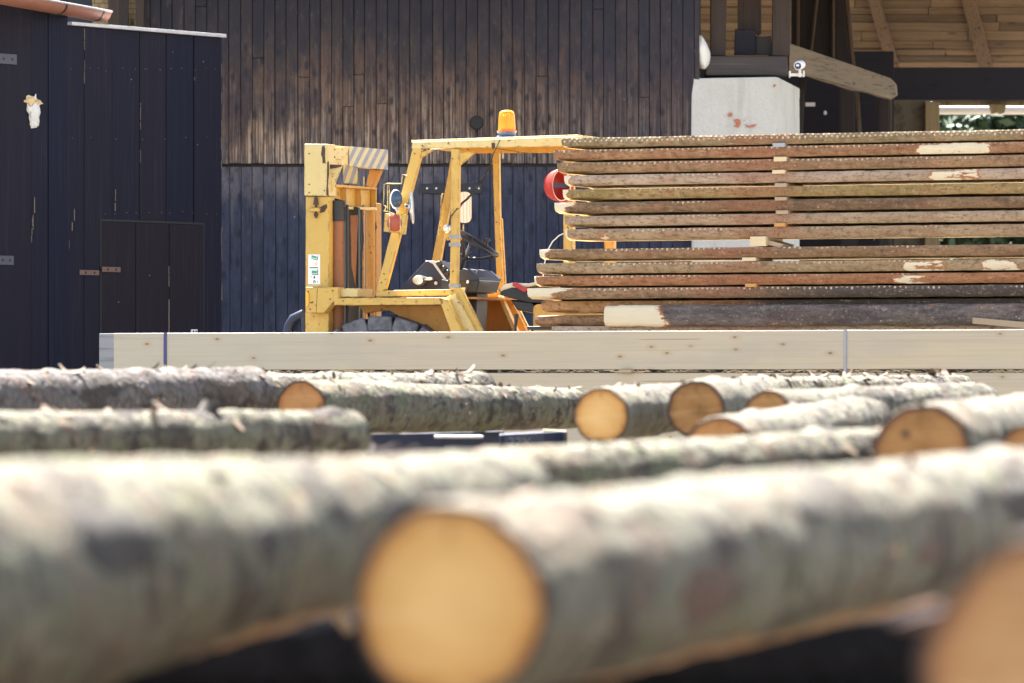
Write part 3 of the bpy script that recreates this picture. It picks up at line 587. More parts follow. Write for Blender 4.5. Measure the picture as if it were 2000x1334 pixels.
for poly in ([(1421, 223), (1427, 219), (1431, 222), (1430, 227), (1424, 228)], [(1433, 234), (1440, 232), (1446, 234), (1447, 242), (1442, 249), (1434, 246), (1438, 242)], [(1455, 243), (1463, 246), (1470, 243), (1478, 243), (1472, 248), (1461, 249)], [(1510, 166), (1514, 164), (1516, 167), (1511, 171)]):
    mb = MB(); mb.prism([P(x, y, Y1 - .012) for x, y in poly], (0, .02, 0)); mb.build('brick_patch', M['brick'], pil)
# ------------------------------------------------------------------ open timber shed beside the barn
osd = empty('open_shed', P(1650, 740, 48) - Vector((0, 0, HC)), 'open fronted timber shed with brown plank roof on hewn posts', 'timber shed')
def pprism(name, poly, Y, th, mat, parent=osd, bevel=0.006, Ys=None):
    mb = MB(); A = [P(x, y, (Ys[i] if Ys else Y)) for i, (x, y) in enumerate(poly)]
    mb.prism(A, (0, th, 0)); return mb.build(name, M[mat], parent, bevel=bevel)
pprism('post', [(1388, 109), (1388, -30), (1420, -30), (1417, 109)], 45.2, .14, 'oldpost')
pprism('post', [(1508, 109), (1510, -30), (1546, -30), (1543, 109)], 45.2, .15, 'oldpost')
pprism('wavy_board', [(1441, 107), (1441, -30), (1487, -30), (1487, 66), (1481, 70), (1475, 65), (1470, 60), (1461, 58), (1452, 60), (1446, 58)], 45.45, .03, 'oldpost')
pprism('arched_panel', [(1434, 107), (1436, 56), (1447, 59), (1456, 60), (1463, 58), (1470, 62), (1476, 68), (1476, 107)], 45.3, .05, 'navy' if 'navy' in M else 'darkbeam')
pprism('low_board', [(1476, 107), (1476, 70), (1490, 72), (1506, 70), (1508, 107)], 45.36, .04, 'sill')
pprism('sill_beam', [(1378, 147), (1381, 112), (1385, 109.5), (1538, 109.5), (1540, 147)], 45.05, .3, 'sill', bevel=0.012)
# heavy hewn tie beam running back from the sill
mb = MB(); A = [P(x, y, Y) for x, y, Y in ((1541, 84, 45.4), (1640, 118, 46.2), (1738, 152, 47.0), (1748, 162, 47.1), (1750, 184, 47.1), (1736, 193, 47.0), (1712, 188, 46.8), (1690, 180, 46.6), (1655, 175, 46.3), (1625, 164, 46.1), (1600, 157, 45.9), (1578, 149, 45.7), (1541, 140, 45.4))]
mb.prism(A, (0.03, .22, 0)); mb.build('tie_beam', M['hewn'], osd, bevel=0.01)
for poly, Y, m in (([(1562, -30), (1597, -30), (1581, 110), (1562, 110)], 47.6, 'darktimber'), ([(1602, -30), (1625, -30), (1625, 130), (1585, 130)], 47.7, 'darktimber'), ([(1631, -30), (1649, -30), (1667, 140), (1631, 140)], 47.8, 'darktimber'), ([(1546, -30), (1557, -30), (1557, 110), (1546, 110)], 48.2, 'darktimber')):
    pprism('upright_board', poly, Y, .06, m)
for poly, Y in (([(1557, -30), (1562, -30), (1562, 100), (1557, 100)], 47.5), ([(1597, -30), (1602, -30), (1586, 112), (1581, 112)], 47.5), ([(1625.5, -30), (1630.5, -30), (1630.5, 128), (1625.5, 128)], 47.6), ([(1648, -30), (1656, -30), (1672, 140), (1665, 140)], 47.6), ([(1668, 160), (1676, 160), (1688, 320), (1680, 320)], 47.8), ([(1738, 190), (1742, 190), (1742, 560), (1738, 560)], 49.6)):
    pprism('brace', poly, Y, .08, 'brace', bevel=0.004)
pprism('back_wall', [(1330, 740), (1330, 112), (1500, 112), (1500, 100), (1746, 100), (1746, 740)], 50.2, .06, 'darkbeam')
pprism('leaning_board', [(1646, 740), (1640, 160), (1668, 165), (1682, 740)], 49.4, .06, 'darktimber')
pprism('leaning_board', [(1562, 150), (1574, 152), (1563, 330), (1548, 330)], 46.5, .06, 'darktimber')
pprism('dark_post', [(1716, 740), (1716, 190), (1737, 190), (1737, 740)], 49.5, .12, 'darktimber')
pprism('wall_panel', [(1742, 740), (1742, 195), (1806, 195), (1806, 740)], 50.6, .08, 'rubble')
pprism('window_post', [(1806, 740), (1808, 198), (1835, 200), (1836, 740)], 50.5, .16, 'tanpost')
pprism('wall_plate', [(1745, 196), (1745, 131.5), (2140, 131.5), (2140, 196)], 51.2, .25, 'darkbeam')
pprism('lintel', [(1828, 206), (1822, 197), (2140, 199), (2140, 206)], 51.4, .12, 'tanpost', bevel=0.004)
pprism('rafter_tail', [(1938, 222), (1933, 203), (1966, 204), (1962, 220), (1955, 222), (1950, 219)], 51.3, .15, 'tanpost', bevel=0.004)
pt = P(1836, 215, 52.4); qt = P(2140, 215, 52.4)
MB().tube([pt - Vector((.4, 0, 0)), qt], 0.042, 14).build('sky_strip_pipe', M['white'], osd, smooth=True)  # made-up white pipe stands in for a strip of bright sky
ys = [142, 121, 109, 97, 80, 61, 44, 29, 15, 0, -16, -32]
def roofY(y): return 52.0 - (134 - y) * 0.0069
for k in range(len(ys) - 1):
    pass
mb = MB(); r3 = random.Random(21)
for k in range(len(ys) - 1):
    xs = [1330, r3.uniform(1560, 1700), r3.uniform(1780, 1960), 2150]
    for a, b in zip(xs[:-1], xs[1:]):
        o = r3.uniform(0, .02)
        A = [P(a + .5, ys[k] - .4, roofY(ys[k]) + o), P(b - .5, ys[k] - .4, roofY(ys[k]) + o), P(b - .5, ys[k + 1] + .4, roofY(ys[k + 1]) + o), P(a + .5, ys[k + 1] + .4, roofY(ys[k + 1]) + o)]
        mb.prism(A, (0, .015, .03))
mb.build('roof_planking', M['roofplank'], osd, bevel=0.003, segs=1)
A = [Vector((1.56, 52.25, 3.66)), Vector((5.6, 52.25, 3.66)), Vector((5.6, 48.4, 5.85)), Vector((1.56, 48.4, 5.85))]
A2 = [Vector((1.56, 48.4, 5.85)), Vector((5.6, 48.4, 5.85)), Vector((5.6, 44.7, 4.05)), Vector((1.56, 44.7, 4.05))]
MB().prism([a + UP0 * .05 for a in A], UP0 * .05).prism([a + UP0 * .05 for a in A2], UP0 * .05).build('roof', M['tile'], osd)
for poly in ([(1685, -34), (1706, -34), (1757, 134), (1733, 134)], [(1869, -34), (1893, -34), (1940, 134), (1912, 134)]):
    mb = MB(); A = [P(x, y, roofY(y) - .09) for x, y in poly]; mb.prism(A, (0, .08, .12)); mb.build('rafter', M['rafter'], osd, bevel=0.006)
# side wall of the barn towards the shed keeps the interior dim
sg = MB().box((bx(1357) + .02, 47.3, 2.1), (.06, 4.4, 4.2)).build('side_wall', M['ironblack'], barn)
# (side wall above)
q = P(1583, 203.5, 50.1)
tag(MB().box((q.x, 50.15, q.z), (.085, .03, .034)).build('wall_plate_sign', M['white'], bevel=0.004), 'small pale plate fixed on the dark wall inside the timber shed', 'plate')
q = P(1612, 220, 50.1)
tag(MB().lathe([(0.004, -.02), (0.013, -.012), (0.013, .008), (0.005, .018)], (q.x, 50.12, q.z), (0, 0, 1), 12).build('white_bulb', M['white'], smooth=True), 'tiny white bulb against the dark wall inside the timber shed', 'bulb')
# white sack stuffed between barn corner and post
mb = MB(); c0 = P(1371, 102, 45.06)
for i in range(13):
    ph = math.pi * i / 12
    for j in range(18):
        th = 2 * math.pi * j / 18; d = Vector((math.sin(ph) * math.cos(th), math.sin(ph) * math.sin(th), math.cos(ph)))
        k = 1 + .12 * noise.noise(d * 3) + .05 * noise.noise(d * 9)
        zz = d.z * .135; taper = 1 - 0.55 * max(0, d.z) 
        mb.v.append(c0 + Vector((d.x * .065 * taper * k - .012 * d.z, d.y * .10 * k, zz * k)))
for i in range(12):
    for j in range(18): mb.f.append([i * 18 + j, i * 18 + (j + 1) % 18, (i + 1) * 18 + (j + 1) % 18, (i + 1) * 18 + j]); mb.m.append(0)
tag(mb.build('white_sack', M['whitecloth'], smooth=True), 'bulging white sack wedged between barn corner and old post', 'sack')
# security camera on the sill beam
cq = P(1560, 128, 44.6)
sc = empty('security_camera', cq, 'small white security camera on a bracket at the sill end', 'camera')
ax = Vector((-0.22, -0.95, -0.12)).normalized()
mb = MB(); mb.lathe([(0.027, -.004), (0.034, 0), (0.036, .02), (0.034, .14), (0.02, .15)], cq + ax * .03, -ax, 20); mb.build('housing', M['white'], sc, smooth=True)
MB().lathe([(0.0265, 0), (0.0265, .006)], cq + ax * .039, -ax, 20).build('lens', M['glass'], sc)
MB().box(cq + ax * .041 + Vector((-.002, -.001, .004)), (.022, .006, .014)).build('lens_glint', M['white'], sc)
MB().bar(cq + Vector((.012, .06, -.02)), cq + Vector((.014, .08, -.085)), .022, .022).build('joint', M['white'], sc, bevel=.004)
p = P(1543, 146, 44.7); q = P(1570, 146, 44.7)
mb = MB(); mb.bar(p, q + Vector((0, .03, 0)), .022, .024); mb.box(p + Vector((0, .04, .005)), (.012, .12, .05)); mb.box(q + Vector((0, .02, .008)), (.012, .05, .05))
mb.build('bracket', M['white'], sc, bevel=.003)
# ------------------------------------------------------------------ trees beyond the window
def tree(px, Y, zc, rx, rz, seed, label):
    t = empty('tree', ((px - 1000) / F * Y, Y, 0), label, 'tree', 'trees beyond the timber shed'); rr = random.Random(seed)
    X = (px - 1000) / F * Y
    mb = MB(); mb.tube([(X, Y, -.05), (X + .05, Y, zc * .6), (X - .05, Y + .05, zc + rz * .5)], [.16, .11, .03], 9)
    for k in range(6):
        a = rr.uniform(0, 6.28); z0 = zc * rr.uniform(.5, 1.0); mb.tube([(X, Y, z0), (X + math.cos(a) * rx * .6, Y + math.sin(a) * rx * .6, z0 + .5)], [.05, .012], 6)
    mb.build('trunk', M['trunk'], t, smooth=True)
    mb = MB(); cl = [(rr.gauss(0, .5) * rx, rr.gauss(0, .5) * rx, rr.uniform(-1, 1) * rz * .8) for _ in range(42)]
    for _ in range(5200):
        cx, cy, cz = rr.choice(cl); c = Vector((X + cx + rr.gauss(0, .17), Y + cy + rr.gauss(0, .17), zc + cz + rr.gauss(0, .15)))
        if c.z < .2: continue
        a = Vector((rr.gauss(0, 1), rr.gauss(0, 1), rr.gauss(0, 1))).normalized(); b = a.cross(Vector((rr.gauss(0, 1), rr.gauss(0, 1), rr.gauss(0, 1)))).normalized(); L = rr.uniform(.06, .13)
        mb.add([c - a * L, c + b * L * .45, c + a * L, c - b * L * .45], [[0, 1, 2, 3]])
    mb.build('crown', M['leaf'], t)
tree(1850, 60, 2.2, .8, 2.0, 1, 'bushy green tree just beyond the tan window post')
tree(1945, 61.5, 2.3, .9, 2.1, 2, 'green tree in the middle of the shed window')
tree(2040, 60.5, 2.2, .9, 2.0, 3, 'green tree at the outer edge of the shed window')
# ================================================================== FORKLIFT
FA = R(19); FY = 40.0; FX = (735 - 1000) / F * FY
LV = Vector((math.sin(FA), math.cos(FA), 0)); BV = Vector((math.cos(FA), -math.sin(FA), 0))   # across (away), rearward
UP = Vector((0, 0, 1))
def W(px, py, t=0.0):
    X0 = FX + t * math.sin(FA); Y0 = FY + t * math.cos(FA); k = (px - 1000) / F
    s = (k * Y0 - X0) / (math.cos(FA) + k * math.sin(FA)); Y = Y0 - s * math.sin(FA)
    return Vector((X0 + s * math.cos(FA), Y, HC - (py - HZ) / F * Y))
fl = empty('forklift', (W(800, 740, .5).x, W(800, 740, .5).y, 0), 'worn yellow forklift with open cab and striped mast in front of the barn', 'forklift')
def fp(name, poly, t0, t1, mat, parent=fl, bevel=0.004, smooth=False):
    mb = MB(); mb.prism([W(x, y, t0) for x, y in poly], LV * (t1 - t0)); return mb.build(name, M[mat], parent, bevel=bevel)
def fbar(name, a, b, wd, dp, mat, parent=fl, bevel=0.004):
    return MB().bar(W(*a), W(*b), wd, dp, LV).build(name, M[mat], parent, bevel=bevel)
PXM = 40 / F   # metres per pixel at the forklift
# --- mast
mast = fp('mast_rail', [(597, 384), (643, 384), (640, 940), (595, 940)], 0.0, .11, 'yellow')
fp('mast_head', [(594, 281), (641, 281.5), (642, 383), (594, 382)], -.025, .13, 'cream', bevel=0.005)
fp('mast_rail', [(717, 395), (735, 397), (735, 940), (717, 940)], .98, 1.09, 'yellow3')
fp('inner_rail', [(690, 402), (708, 402), (708, 940), (690, 940)], .62, .70, 'blacksteel')
fp('inner_rail', [(707.5, 400), (710, 400), (710, 940), (707.5, 940)], .62, .66, 'yellow3', bevel=0)
fp('mast_channel', [(643, 385), (672, 392), (672, 940), (640, 940)], .16, .20, 'blacksteel')
fp('mast_channel', [(668, 400), (700, 405), (700, 940), (668, 940)], .42, .46, 'blacksteel')
fp('mast_channel', [(684, 420), (698, 420), (694, 560), (686, 520)], .40, .415, 'rusttube')
def vtube(name, px, y0, y1, r, t, mat, cap=None):
    a = W(px, y0, t); b = W(px, y1, t); b = Vector((a.x, a.y, b.z))
    return MB().tube([a, b], r, 18).build(name, M[mat], fl, smooth=True)
vtube('lift_cylinder', 660, 428, 940, .043, .12, 'rusttube'); vtube('cylinder_head', 659, 392, 432, .055, .12, 'blacksteel')
vtube('tilt_pipe', 712, 455, 940, .009, .8, 'rusttube'); vtube('lift_cylinder', 724, 412, 940, .031, .9, 'yellow3'); vtube('hose', 678, 400, 940, .011, .14, 'blacksteel')
MB().lathe([(.018, 0), (.022, .012), (.012, .03)], W(732, 444, .97), -LV, 12).build('pivot_bolt', M['rust'], fl, smooth=True)
# top cross member, hazard striped at its far half
def slab(name, near, far, dep, mat, bevel=.004, off=0.0):   # near/far: (px,y0,y1,t); a plate across the truck, dep metres thick towards the front
    A = []
    for px, y0, y1, t in (near, far): A.append((W(px, y0, t), W(px, y1, t)))
    L = [A[0][1] + BV * off, A[1][1] + BV * off, A[1][0] + BV * off, A[0][0] + BV * off]
    mb = MB(); mb.prism(L, -BV * dep); return mb.build(name, M[mat], fl, bevel=bevel)
slab('cross_member', (640, 283, 321, .02), (756, 293.5, 331, 1.08), .10, 'cream')
slab('hazard_panel', (681, 285.5, 324.5, .38), (756.5, 292.5, 331.5, 1.09), .004, 'hazard', 0, .005)
bp = slab('bolt_plate', (646.5, 287.5, 312, .07), (668.5, 288, 311, .27), .012, 'cream', .002, .012)
for px, y in ((650, 292), (664, 292.5), (650, 307), (664, 307)):
    MB().lathe([(.006, 0), (.006, .004)], W(px, y, .1 + (px - 650) * .01) + BV * .013, BV, 8).build('bolt', M['rust'], bp)
slab('hazard_flap', (670, 322, 358, .30), (697, 324, 359, .56), .008, 'hazard2', .001, .006)
slab('tie_plate', (697, 330, 362, .55), (718, 332, 363, .75), .02, 'blacksteel', .002, -.06)
fp('end_bracket', [(722, 331), (742, 332), (727, 366), (714, 362)], .98, 1.06, 'ochre')
fbar('tie_rod', (710.5, 345, .62), (710.5, 364, .62), .008, .008, 'cream', bevel=0)
# carriage tie bar: flanged channel
slab('tie_bar_web', (655, 366, 402, .12), (732, 371, 404, .86), .01, 'yellow', .001, -.035)
slab('tie_bar_flange', (653, 360, 365.5, .10), (733.5, 366, 370.5, .87), .09, 'yellow2', .002, .012)
slab('tie_bar_flange', (661, 403, 408, .16), (733.5, 404.5, 411, .87), .09, 'cream', .002, .012)
for px, t in ((673.5, .30), (702.5, .58), (732, .86)):
    slab('stiffener', (px, 366, 404, t), (px + 1.6, 366.5, 404, t + .014), .045, 'yellow2', .001, .008)
fp('rust_patch', [(656, 394), (668, 391), (674, 396), (673, 404), (660, 404), (655, 400)], .10, .112, 'rust', bevel=.001)
# gusset, rust, clamp
fp('gusset', [(641.5, 330), (667, 326), (646, 378), (641, 376)], .02, .035, 'cream', bevel=.001)
for poly, t in (([(629, 286), (633, 284), (635, 292), (634.5, 304), (635.5, 318), (630, 319), (629.5, 308), (627, 302)], -.026), ([(639, 316), (642, 315), (642.5, 340), (640, 362), (642, 383), (637, 381), (638.5, 350)], -.026), ([(642, 321), (668, 322), (666, 326), (643, 330)], .008), ([(625, 405), (631, 401), (638, 398.5), (639, 405), (633, 414), (625, 416)], -.001)):
    fp('rust_patch', poly, t - .002, t + .002, 'rust', bevel=0)
cl = fp('stop_clamp', [(605, 406), (623, 405), (623.5, 413), (604.5, 414)], -.03, .0, 'yellow', bevel=.003)
p = W(617, 383, -.015); MB().tube([p, p - UP * .155], .008, 10).build('clamp_screw', M['rust'], cl, smooth=True)
MB().lathe([(.014, 0), (.014, .022)], p - UP * .142, UP, 6).build('nut', M['rust'], cl)
MB().lathe([(.02, 0), (.011, .05)], p - UP * .06, UP, 10).build('nut', M['rust'], cl)
# warning sticker with pictograms
stk = fp('warning_sticker', [(602, 497), (625, 497), (625, 555), (602, 555)], -.0015, .001, 'white', bevel=0)
def ink(poly, mat, name='pictogram'): fp(name, poly, -.003, -.0012, mat, stk, 0)
ink([(608.5, 498.5), (619, 501), (618.5, 505), (608.3, 503)], 'green'); ink([(608.2, 504.3), (618.7, 507.2), (618.7, 508.6), (608, 505.3)], 'ink'); ink([(621.2, 498.3), (622, 498.5), (619.8, 508), (618.6, 508)], 'ink')
ink([(604.8, 522), (621, 522), (621, 523.8), (604.8, 523.8)], 'ink'); ink([(608.8, 528.5), (618.8, 528.5), (618.8, 534), (608.8, 534)], 'green')
ink([(609, 535.3), (621, 535.6), (621, 537), (609, 536.5)], 'ink'); ink([(619.8, 526), (621, 526), (621, 537), (619.9, 537)], 'ink')
ink([(612.9, 538.6), (614.8, 538.6), (614.8, 541), (615.8, 542), (614.5, 544), (613.2, 544), (611.8, 542), (612.9, 541)], 'ink')
ink([(611.4, 553), (612, 548.5), (613.3, 547.4), (614.8, 547.4), (615.9, 548.5), (616.2, 553), (615, 553), (614.6, 549.4), (613, 549.4), (612.6, 553)], 'ink')
ink([(607.6, 539.5), (608.2, 539), (609.3, 541.5), (608.7, 542)], 'ink'); ink([(619.4, 548.5), (620, 548.5), (620.9, 552), (620, 552)], 'ink'); ink([(616.6, 511.5), (619, 511.5), (620, 515), (618.5, 519), (615.5, 519), (614.5, 515)], 'creamrubber')
fp('sticker_backing', [(602, 555.5), (627, 555.5), (627, 560), (602, 560)], -.004, .002, 'cream', bevel=.001)
# --- front bracket, marker lamp and fenders
fp('fender_front', [(597, 561), (662, 561), (662, 585), (651, 590), (632, 612), (597, 611)], -.10, .0, 'yellow')
fp('fender_box', [(662, 563), (698, 563), (698, 580), (662, 580)], -.06, .25, 'cream')
fp('marker_lamp', [(597, 571), (600, 570), (602.5, 574), (603, 590), (600.5, 599), (597, 600)], -.112, -.098, 'marker', bevel=.003)
fp('fender_seam', [(619.5, 563), (620.2, 563), (617.7, 610), (617, 610)], -.1012, -.099, 'rust', bevel=0)
fp('fender_top', [(652, 582), (862, 581), (866, 584), (866, 595), (852, 595), (702, 596), (652, 596)], -.10, .32, 'yellow')
fp('fender_lip', [(856, 581.5), (873, 584), (909, 660), (885, 660)], -.10, -.03, 'yellow')
fp('step_plate', [(868, 582), (890, 572), (892, 580), (930, 650), (905, 650)], -.03, .04, 'greyed' if 'greyed' in M else 'cream')
fp('inner_fender', [(700, 597), (862, 597), (896, 660), (842, 660), (820, 640), (760, 606), (712, 612)], .10, .13, 'ochre', bevel=.002)  # ochre paints shade onto the recessed inner fender
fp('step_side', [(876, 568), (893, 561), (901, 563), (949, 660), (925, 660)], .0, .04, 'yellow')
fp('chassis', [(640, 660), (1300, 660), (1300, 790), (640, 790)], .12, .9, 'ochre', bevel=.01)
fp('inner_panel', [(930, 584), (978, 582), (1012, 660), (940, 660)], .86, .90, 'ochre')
fp('fender_lip', [(972, 578), (979, 578), (1016, 660), (1005, 660)], .80, .86, 'cream'); fp('step_side', [(980, 578), (993, 574), (1035, 660), (1018, 660)], .95, 1.0, 'yellow2')
fp('step_side', [(995, 576), (1000, 574), (1042, 660), (1034, 660)], 1.0, 1.03, 'cream'); fp('far_sill', [(928, 569), (976, 568), (976, 581), (928, 582)], .95, 1.0, 'yellow2')
# --- wheels
def wheel(px, py, rpx, t, wd, name):
    c = W(px, py, t); rr = rpx * PXM; wl = empty(name, c - wloc(fl)); wl.parent = fl
    mb = MB(); mb.lathe([(rr * .55, 0), (rr * .78, -.012), (rr * .90, .0), (rr * .955, .03), (rr * .955, wd - .03), (rr * .90, wd), (rr * .55, wd)], c, LV, 56)
    nl = 20
    for k in range(nl):
        a = 2 * math.pi * k / nl
        for side in (0, 1):
            aa = a + (math.pi / nl if side else 0); e = BV * math.cos(aa) + UP * math.sin(aa); tg = -BV * math.sin(aa) + UP * math.cos(aa)
            l0, l1 = ((-.004, wd * .55) if not side else (wd * .45, wd + .004)); sk = .05 if not side else -.05
            A = []
            for lz, sh in ((l0, 0), (l1, sk)):
                for rad, hw in ((rr * .80 if lz in (-.004, wd + .004) else rr * .93, .096), (rr * 1.0, .088)):
                    for sg in (-1, 1): A.append(c + LV * lz + e * rad + tg * (hw * sg + sh))
            mb.loops([A[0], A[1], A[3], A[2]], [A[4], A[5], A[7], A[6]], 1)
    mb.build('tyre', [M['rubber'], M['lug']], wl, smooth=True, bevel=.014, angle=30)  # darker carcass colour paints shade into the gaps between lugs
    MB().lathe([(rr * .56, 0.02), (rr * .5, .06), (rr * .2, .07), (rr * .18, .03)], c, LV, 32).build('rim', M['yellow'], wl, smooth=True)
wheel(742, 801, 183, -.06, .34, 'front_wheel'); wheel(775, 801, 178, .80, .34, 'front_wheel'); wheel(1235, 850, 120, .05, .28, 'rear_wheel'); wheel(1262, 845, 118, .72, .28, 'rear_wheel')
# --- fork carriage
mb = MB(); mb.tube([W(560, 660, .25), W(564, 636, .25), W(572, 622, .25), W(594, 612, .25)], .032, 10); mb.tube([W(594, 612, .25), W(594, 700, .25)], .03, 8)
mb.build('fork_carriage', M['bluesteel'], fl, smooth=True)
fp('carriage_plate', [(566, 640), (572, 628), (596, 618), (596, 800), (566, 800)], .3, .36, 'bluesteel')
for t in (.25, .8): fp('fork', [(250, 938), (596, 930), (596, 946), (250, 944)], t, t + .12, 'blacksteel')
# --- overhead guard
def poly_pillar(name, pts, wd, dp, t, mat):
    for i in range(len(pts) - 1):
        pass
fp('front_pillar', [(806, 289), (824, 289), (820, 312), (753, 566), (733, 573), (735, 566)], 0.0, .045, 'yellow')
fp('front_gusset', [(817, 312), (820, 298), (842, 291), (846, 293)], .01, .035, 'yellow', bevel=.002)
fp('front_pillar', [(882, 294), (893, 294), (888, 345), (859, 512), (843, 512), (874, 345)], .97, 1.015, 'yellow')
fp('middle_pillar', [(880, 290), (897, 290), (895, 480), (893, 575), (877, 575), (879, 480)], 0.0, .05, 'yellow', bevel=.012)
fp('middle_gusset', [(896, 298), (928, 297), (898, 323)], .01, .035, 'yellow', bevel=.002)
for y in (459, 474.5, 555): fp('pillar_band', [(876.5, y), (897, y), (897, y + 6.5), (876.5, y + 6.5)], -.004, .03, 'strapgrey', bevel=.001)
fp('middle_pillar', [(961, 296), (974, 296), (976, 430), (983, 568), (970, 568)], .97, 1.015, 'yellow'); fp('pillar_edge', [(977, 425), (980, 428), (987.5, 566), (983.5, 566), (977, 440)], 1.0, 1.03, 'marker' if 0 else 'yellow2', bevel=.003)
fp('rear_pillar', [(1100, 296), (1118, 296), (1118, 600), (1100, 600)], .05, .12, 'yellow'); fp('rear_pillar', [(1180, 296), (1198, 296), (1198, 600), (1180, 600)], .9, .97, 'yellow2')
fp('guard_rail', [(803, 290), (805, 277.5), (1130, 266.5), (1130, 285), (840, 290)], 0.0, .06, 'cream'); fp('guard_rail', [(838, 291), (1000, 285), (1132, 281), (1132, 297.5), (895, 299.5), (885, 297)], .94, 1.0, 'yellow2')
mb = MB(); mb.loops([W(803, 279, .06), W(1128, 268, .06), W(1128, 268, .06) + LV * .88, W(803, 279, .06) + LV * .88], [v + UP * .018 for v in (W(803, 279, .06), W(1128, 268, .06), W(1128, 268, .06) + LV * .88, W(803, 279, .06) + LV * .88)]); mb.build('guard_roof', M['cream'], fl, bevel=.003)
fp('rail_clip', [(960, 279), (966, 279), (966, 288), (963, 292), (960, 288)], -.008, .0, 'rust', bevel=.001)
fp('red_flag', [(1124.5, 263), (1127, 264), (1134.5, 269), (1134.5, 273), (1124.5, 273)], .3, .34, 'redplastic', bevel=.002)
fp('floor_rail', [(733, 567.5), (892, 565), (892, 578), (733, 579.5)], -.0, .06, 'yellow'); fp('floor_plate', [(733, 581), (930, 580), (930, 584), (733, 585)], .06, .95, 'ochre', bevel=.001)
def bolts(pts, t, mat='rust', r=.007):
    for x, y in pts: MB().lathe([(r, 0), (r, .004), (r * .5, .007)], W(x, y, t), -LV, 6).build('bolt', M[mat], fl)
bolts([(670, 588), (700, 588), (735, 588), (772, 588), (812, 588), (850, 588)], -.10, 'cream'); bolts([(604, 300), (604, 360), (634, 372), (604, 376)], -.025, 'rust', .005); bolts([(602, 570), (650, 568), (645, 584), (606, 604)], -.10, 'rust', .005)
bolts([(745, 552), (750, 535), (810, 300), (884, 310), (884, 420), (885, 530), (884, 568), (760, 572), (820, 571), (868, 570)], 0.0, 'rust', .005); bolts([(905, 600), (915, 622), (925, 640), (890, 575)], 0.0, 'rust', .006)
for k, (x0, x1, t) in enumerate(((702, 694, .5), (706, 700, .56), (646, 650, .13))):
    MB().tube([W(x0, 412, t), W(x0 + 3, 470, t - .02), W(x1, 540, t - .03), W(x1 - 4, 640, t)], .0085, 8).build('hose', M['blacksteel'], fl, smooth=True)
MB().tube([W(736, 575, .3), W(728, 590, .2), W(720, 612, .15), W(724, 640, .2)], .009, 8).build('hose', M['blacksteel'], fl, smooth=True)
# --- beacon with coiled lead
bc = W(990, 269.5, .35)
beacon = empty('beacon', bc - wloc(fl)); beacon.parent = fl
MB().lathe([(.078, -.004), (.078, .008), (.066, .018), (.064, .034), (.069, .043)], bc, UP, 28).build('beacon_base', M['beaconbase'], beacon, smooth=True)
MB().lathe([(.067, .043), (.069, .052), (.062, .056), (.060, .10), (.056, .165), (.050, .182), (.036, .193), (.012, .197)], bc, UP, 32).build('beacon_lens', M['amber'], beacon, smooth=True)
MB().lathe([(.066, .0405), (.0705, .044), (.0705, .0525), (.064, .054)], bc, UP, 28).build('beacon_ring', M['redlens'], beacon, smooth=True)
MB().lathe([(.03, .056), (.038, .09), (.038, .15), (.022, .168)], bc, UP, 16).build('reflector', M['reflector'], beacon, smooth=True)
pts = []; path = [W(977, 272, -.01), W(969, 290, -.015), W(963, 302, -.02), W(958, 322, .3), W(944, 350, .4), W(924, 378, .3), W(908, 392, .15), W(893, 408, .0), W(882, 420, -.01), W(877, 440, -.01)]
for i in range(len(path) - 1):
    for k in range(28):
        f = k / 28; p = path[i].lerp(path[i + 1], f); u = i + f
        coil = .012 if 3 <= u <= 7 else (.005 if 2.6 < u < 3 else 0); a = u * 2 * math.pi * 9
        pts.append(p + (BV * math.cos(a) + LV * math.sin(a)) * coil)
MB().tube(pts, .0032, 6).build('coiled_lead', M['black'], beacon, smooth=True)
MB().tube([W(968, 290, -.012), W(990, 293, -.01), W(1010, 296, -.006), W(1028, 299, 0)], .002, 5).build('thin_wire', M['black'], fl)
MB().lathe([(.004, 0), (.008, .02), (.007, .04), (.003, .05)], W(982, 310, .5), UP, 10).build('hook_tag', M['greymetal'], fl, smooth=True)
# --- lamps, guards and mirrors on the near front pillar
hl = empty('headlight', W(772, 389, -.05) - wloc(fl)); hl.parent = fl
hx = (-BV * .90 - LV * .44).normalized()
hc = W(773, 389, -.06)
q = Vector((0, 0, 1)).rotation_difference(hx)
def oval(prof, c, axis, sx, sy, n=28):
    mb = MB(); qq = axis.to_track_quat('Z', 'Y'); 
    for (r, h) in prof:
        for j in range(n):
            a = 2 * math.pi * j / n; mb.v.append(c + qq @ Vector((r * sx * math.cos(a), r * sy * math.sin(a), h)))
    for i in range(len(prof) - 1):
        for j in range(n): mb.f.append([i * n + j, i * n + (j + 1) % n, (i + 1) * n + (j + 1) % n, (i + 1) * n + j]); mb.m.append(0)
    mb.f.append(list(range(n))[::-1]); mb.f.append([(len(prof) - 1) * n + j for j in range(n)]); mb.m += [0, 0]
    return mb
view = -LV * .93 + BV * .36
oval([(.55, -.045), (.85, -.03), (1.0, .0), (1.0, .012), (.94, .018)], hc, view.normalized(), .046, .068).build('headlight_shell', M['chrome'], hl, smooth=True)
oval([(.92, .017), (.7, .026), (.3, .031), (.03, .032)], hc + BV * .006, view.normalized(), .043, .066).build('headlight_glass', M['headglass'], hl, smooth=True)
MB().tube([hc - UP * .06, hc - UP * .09 + BV * .02], .012, 8).build('headlight_stem', M['greymetal'], hl)
g1 = MB()
for pl in ([(751, 412), (754, 404), (749, 400), (750, 360), (756, 358.5), (784, 359)], [(757, 412), (757, 361)], [(749.5, 412), (770, 417)], [(784, 360), (786, 341), (795, 343)], [(761, 411), (760, 361)]):
    g1.tube([W(x, y, -.09) for x, y in pl], .0042, 7)
g1.build('lamp_guard', M['cream'], fl, smooth=True)
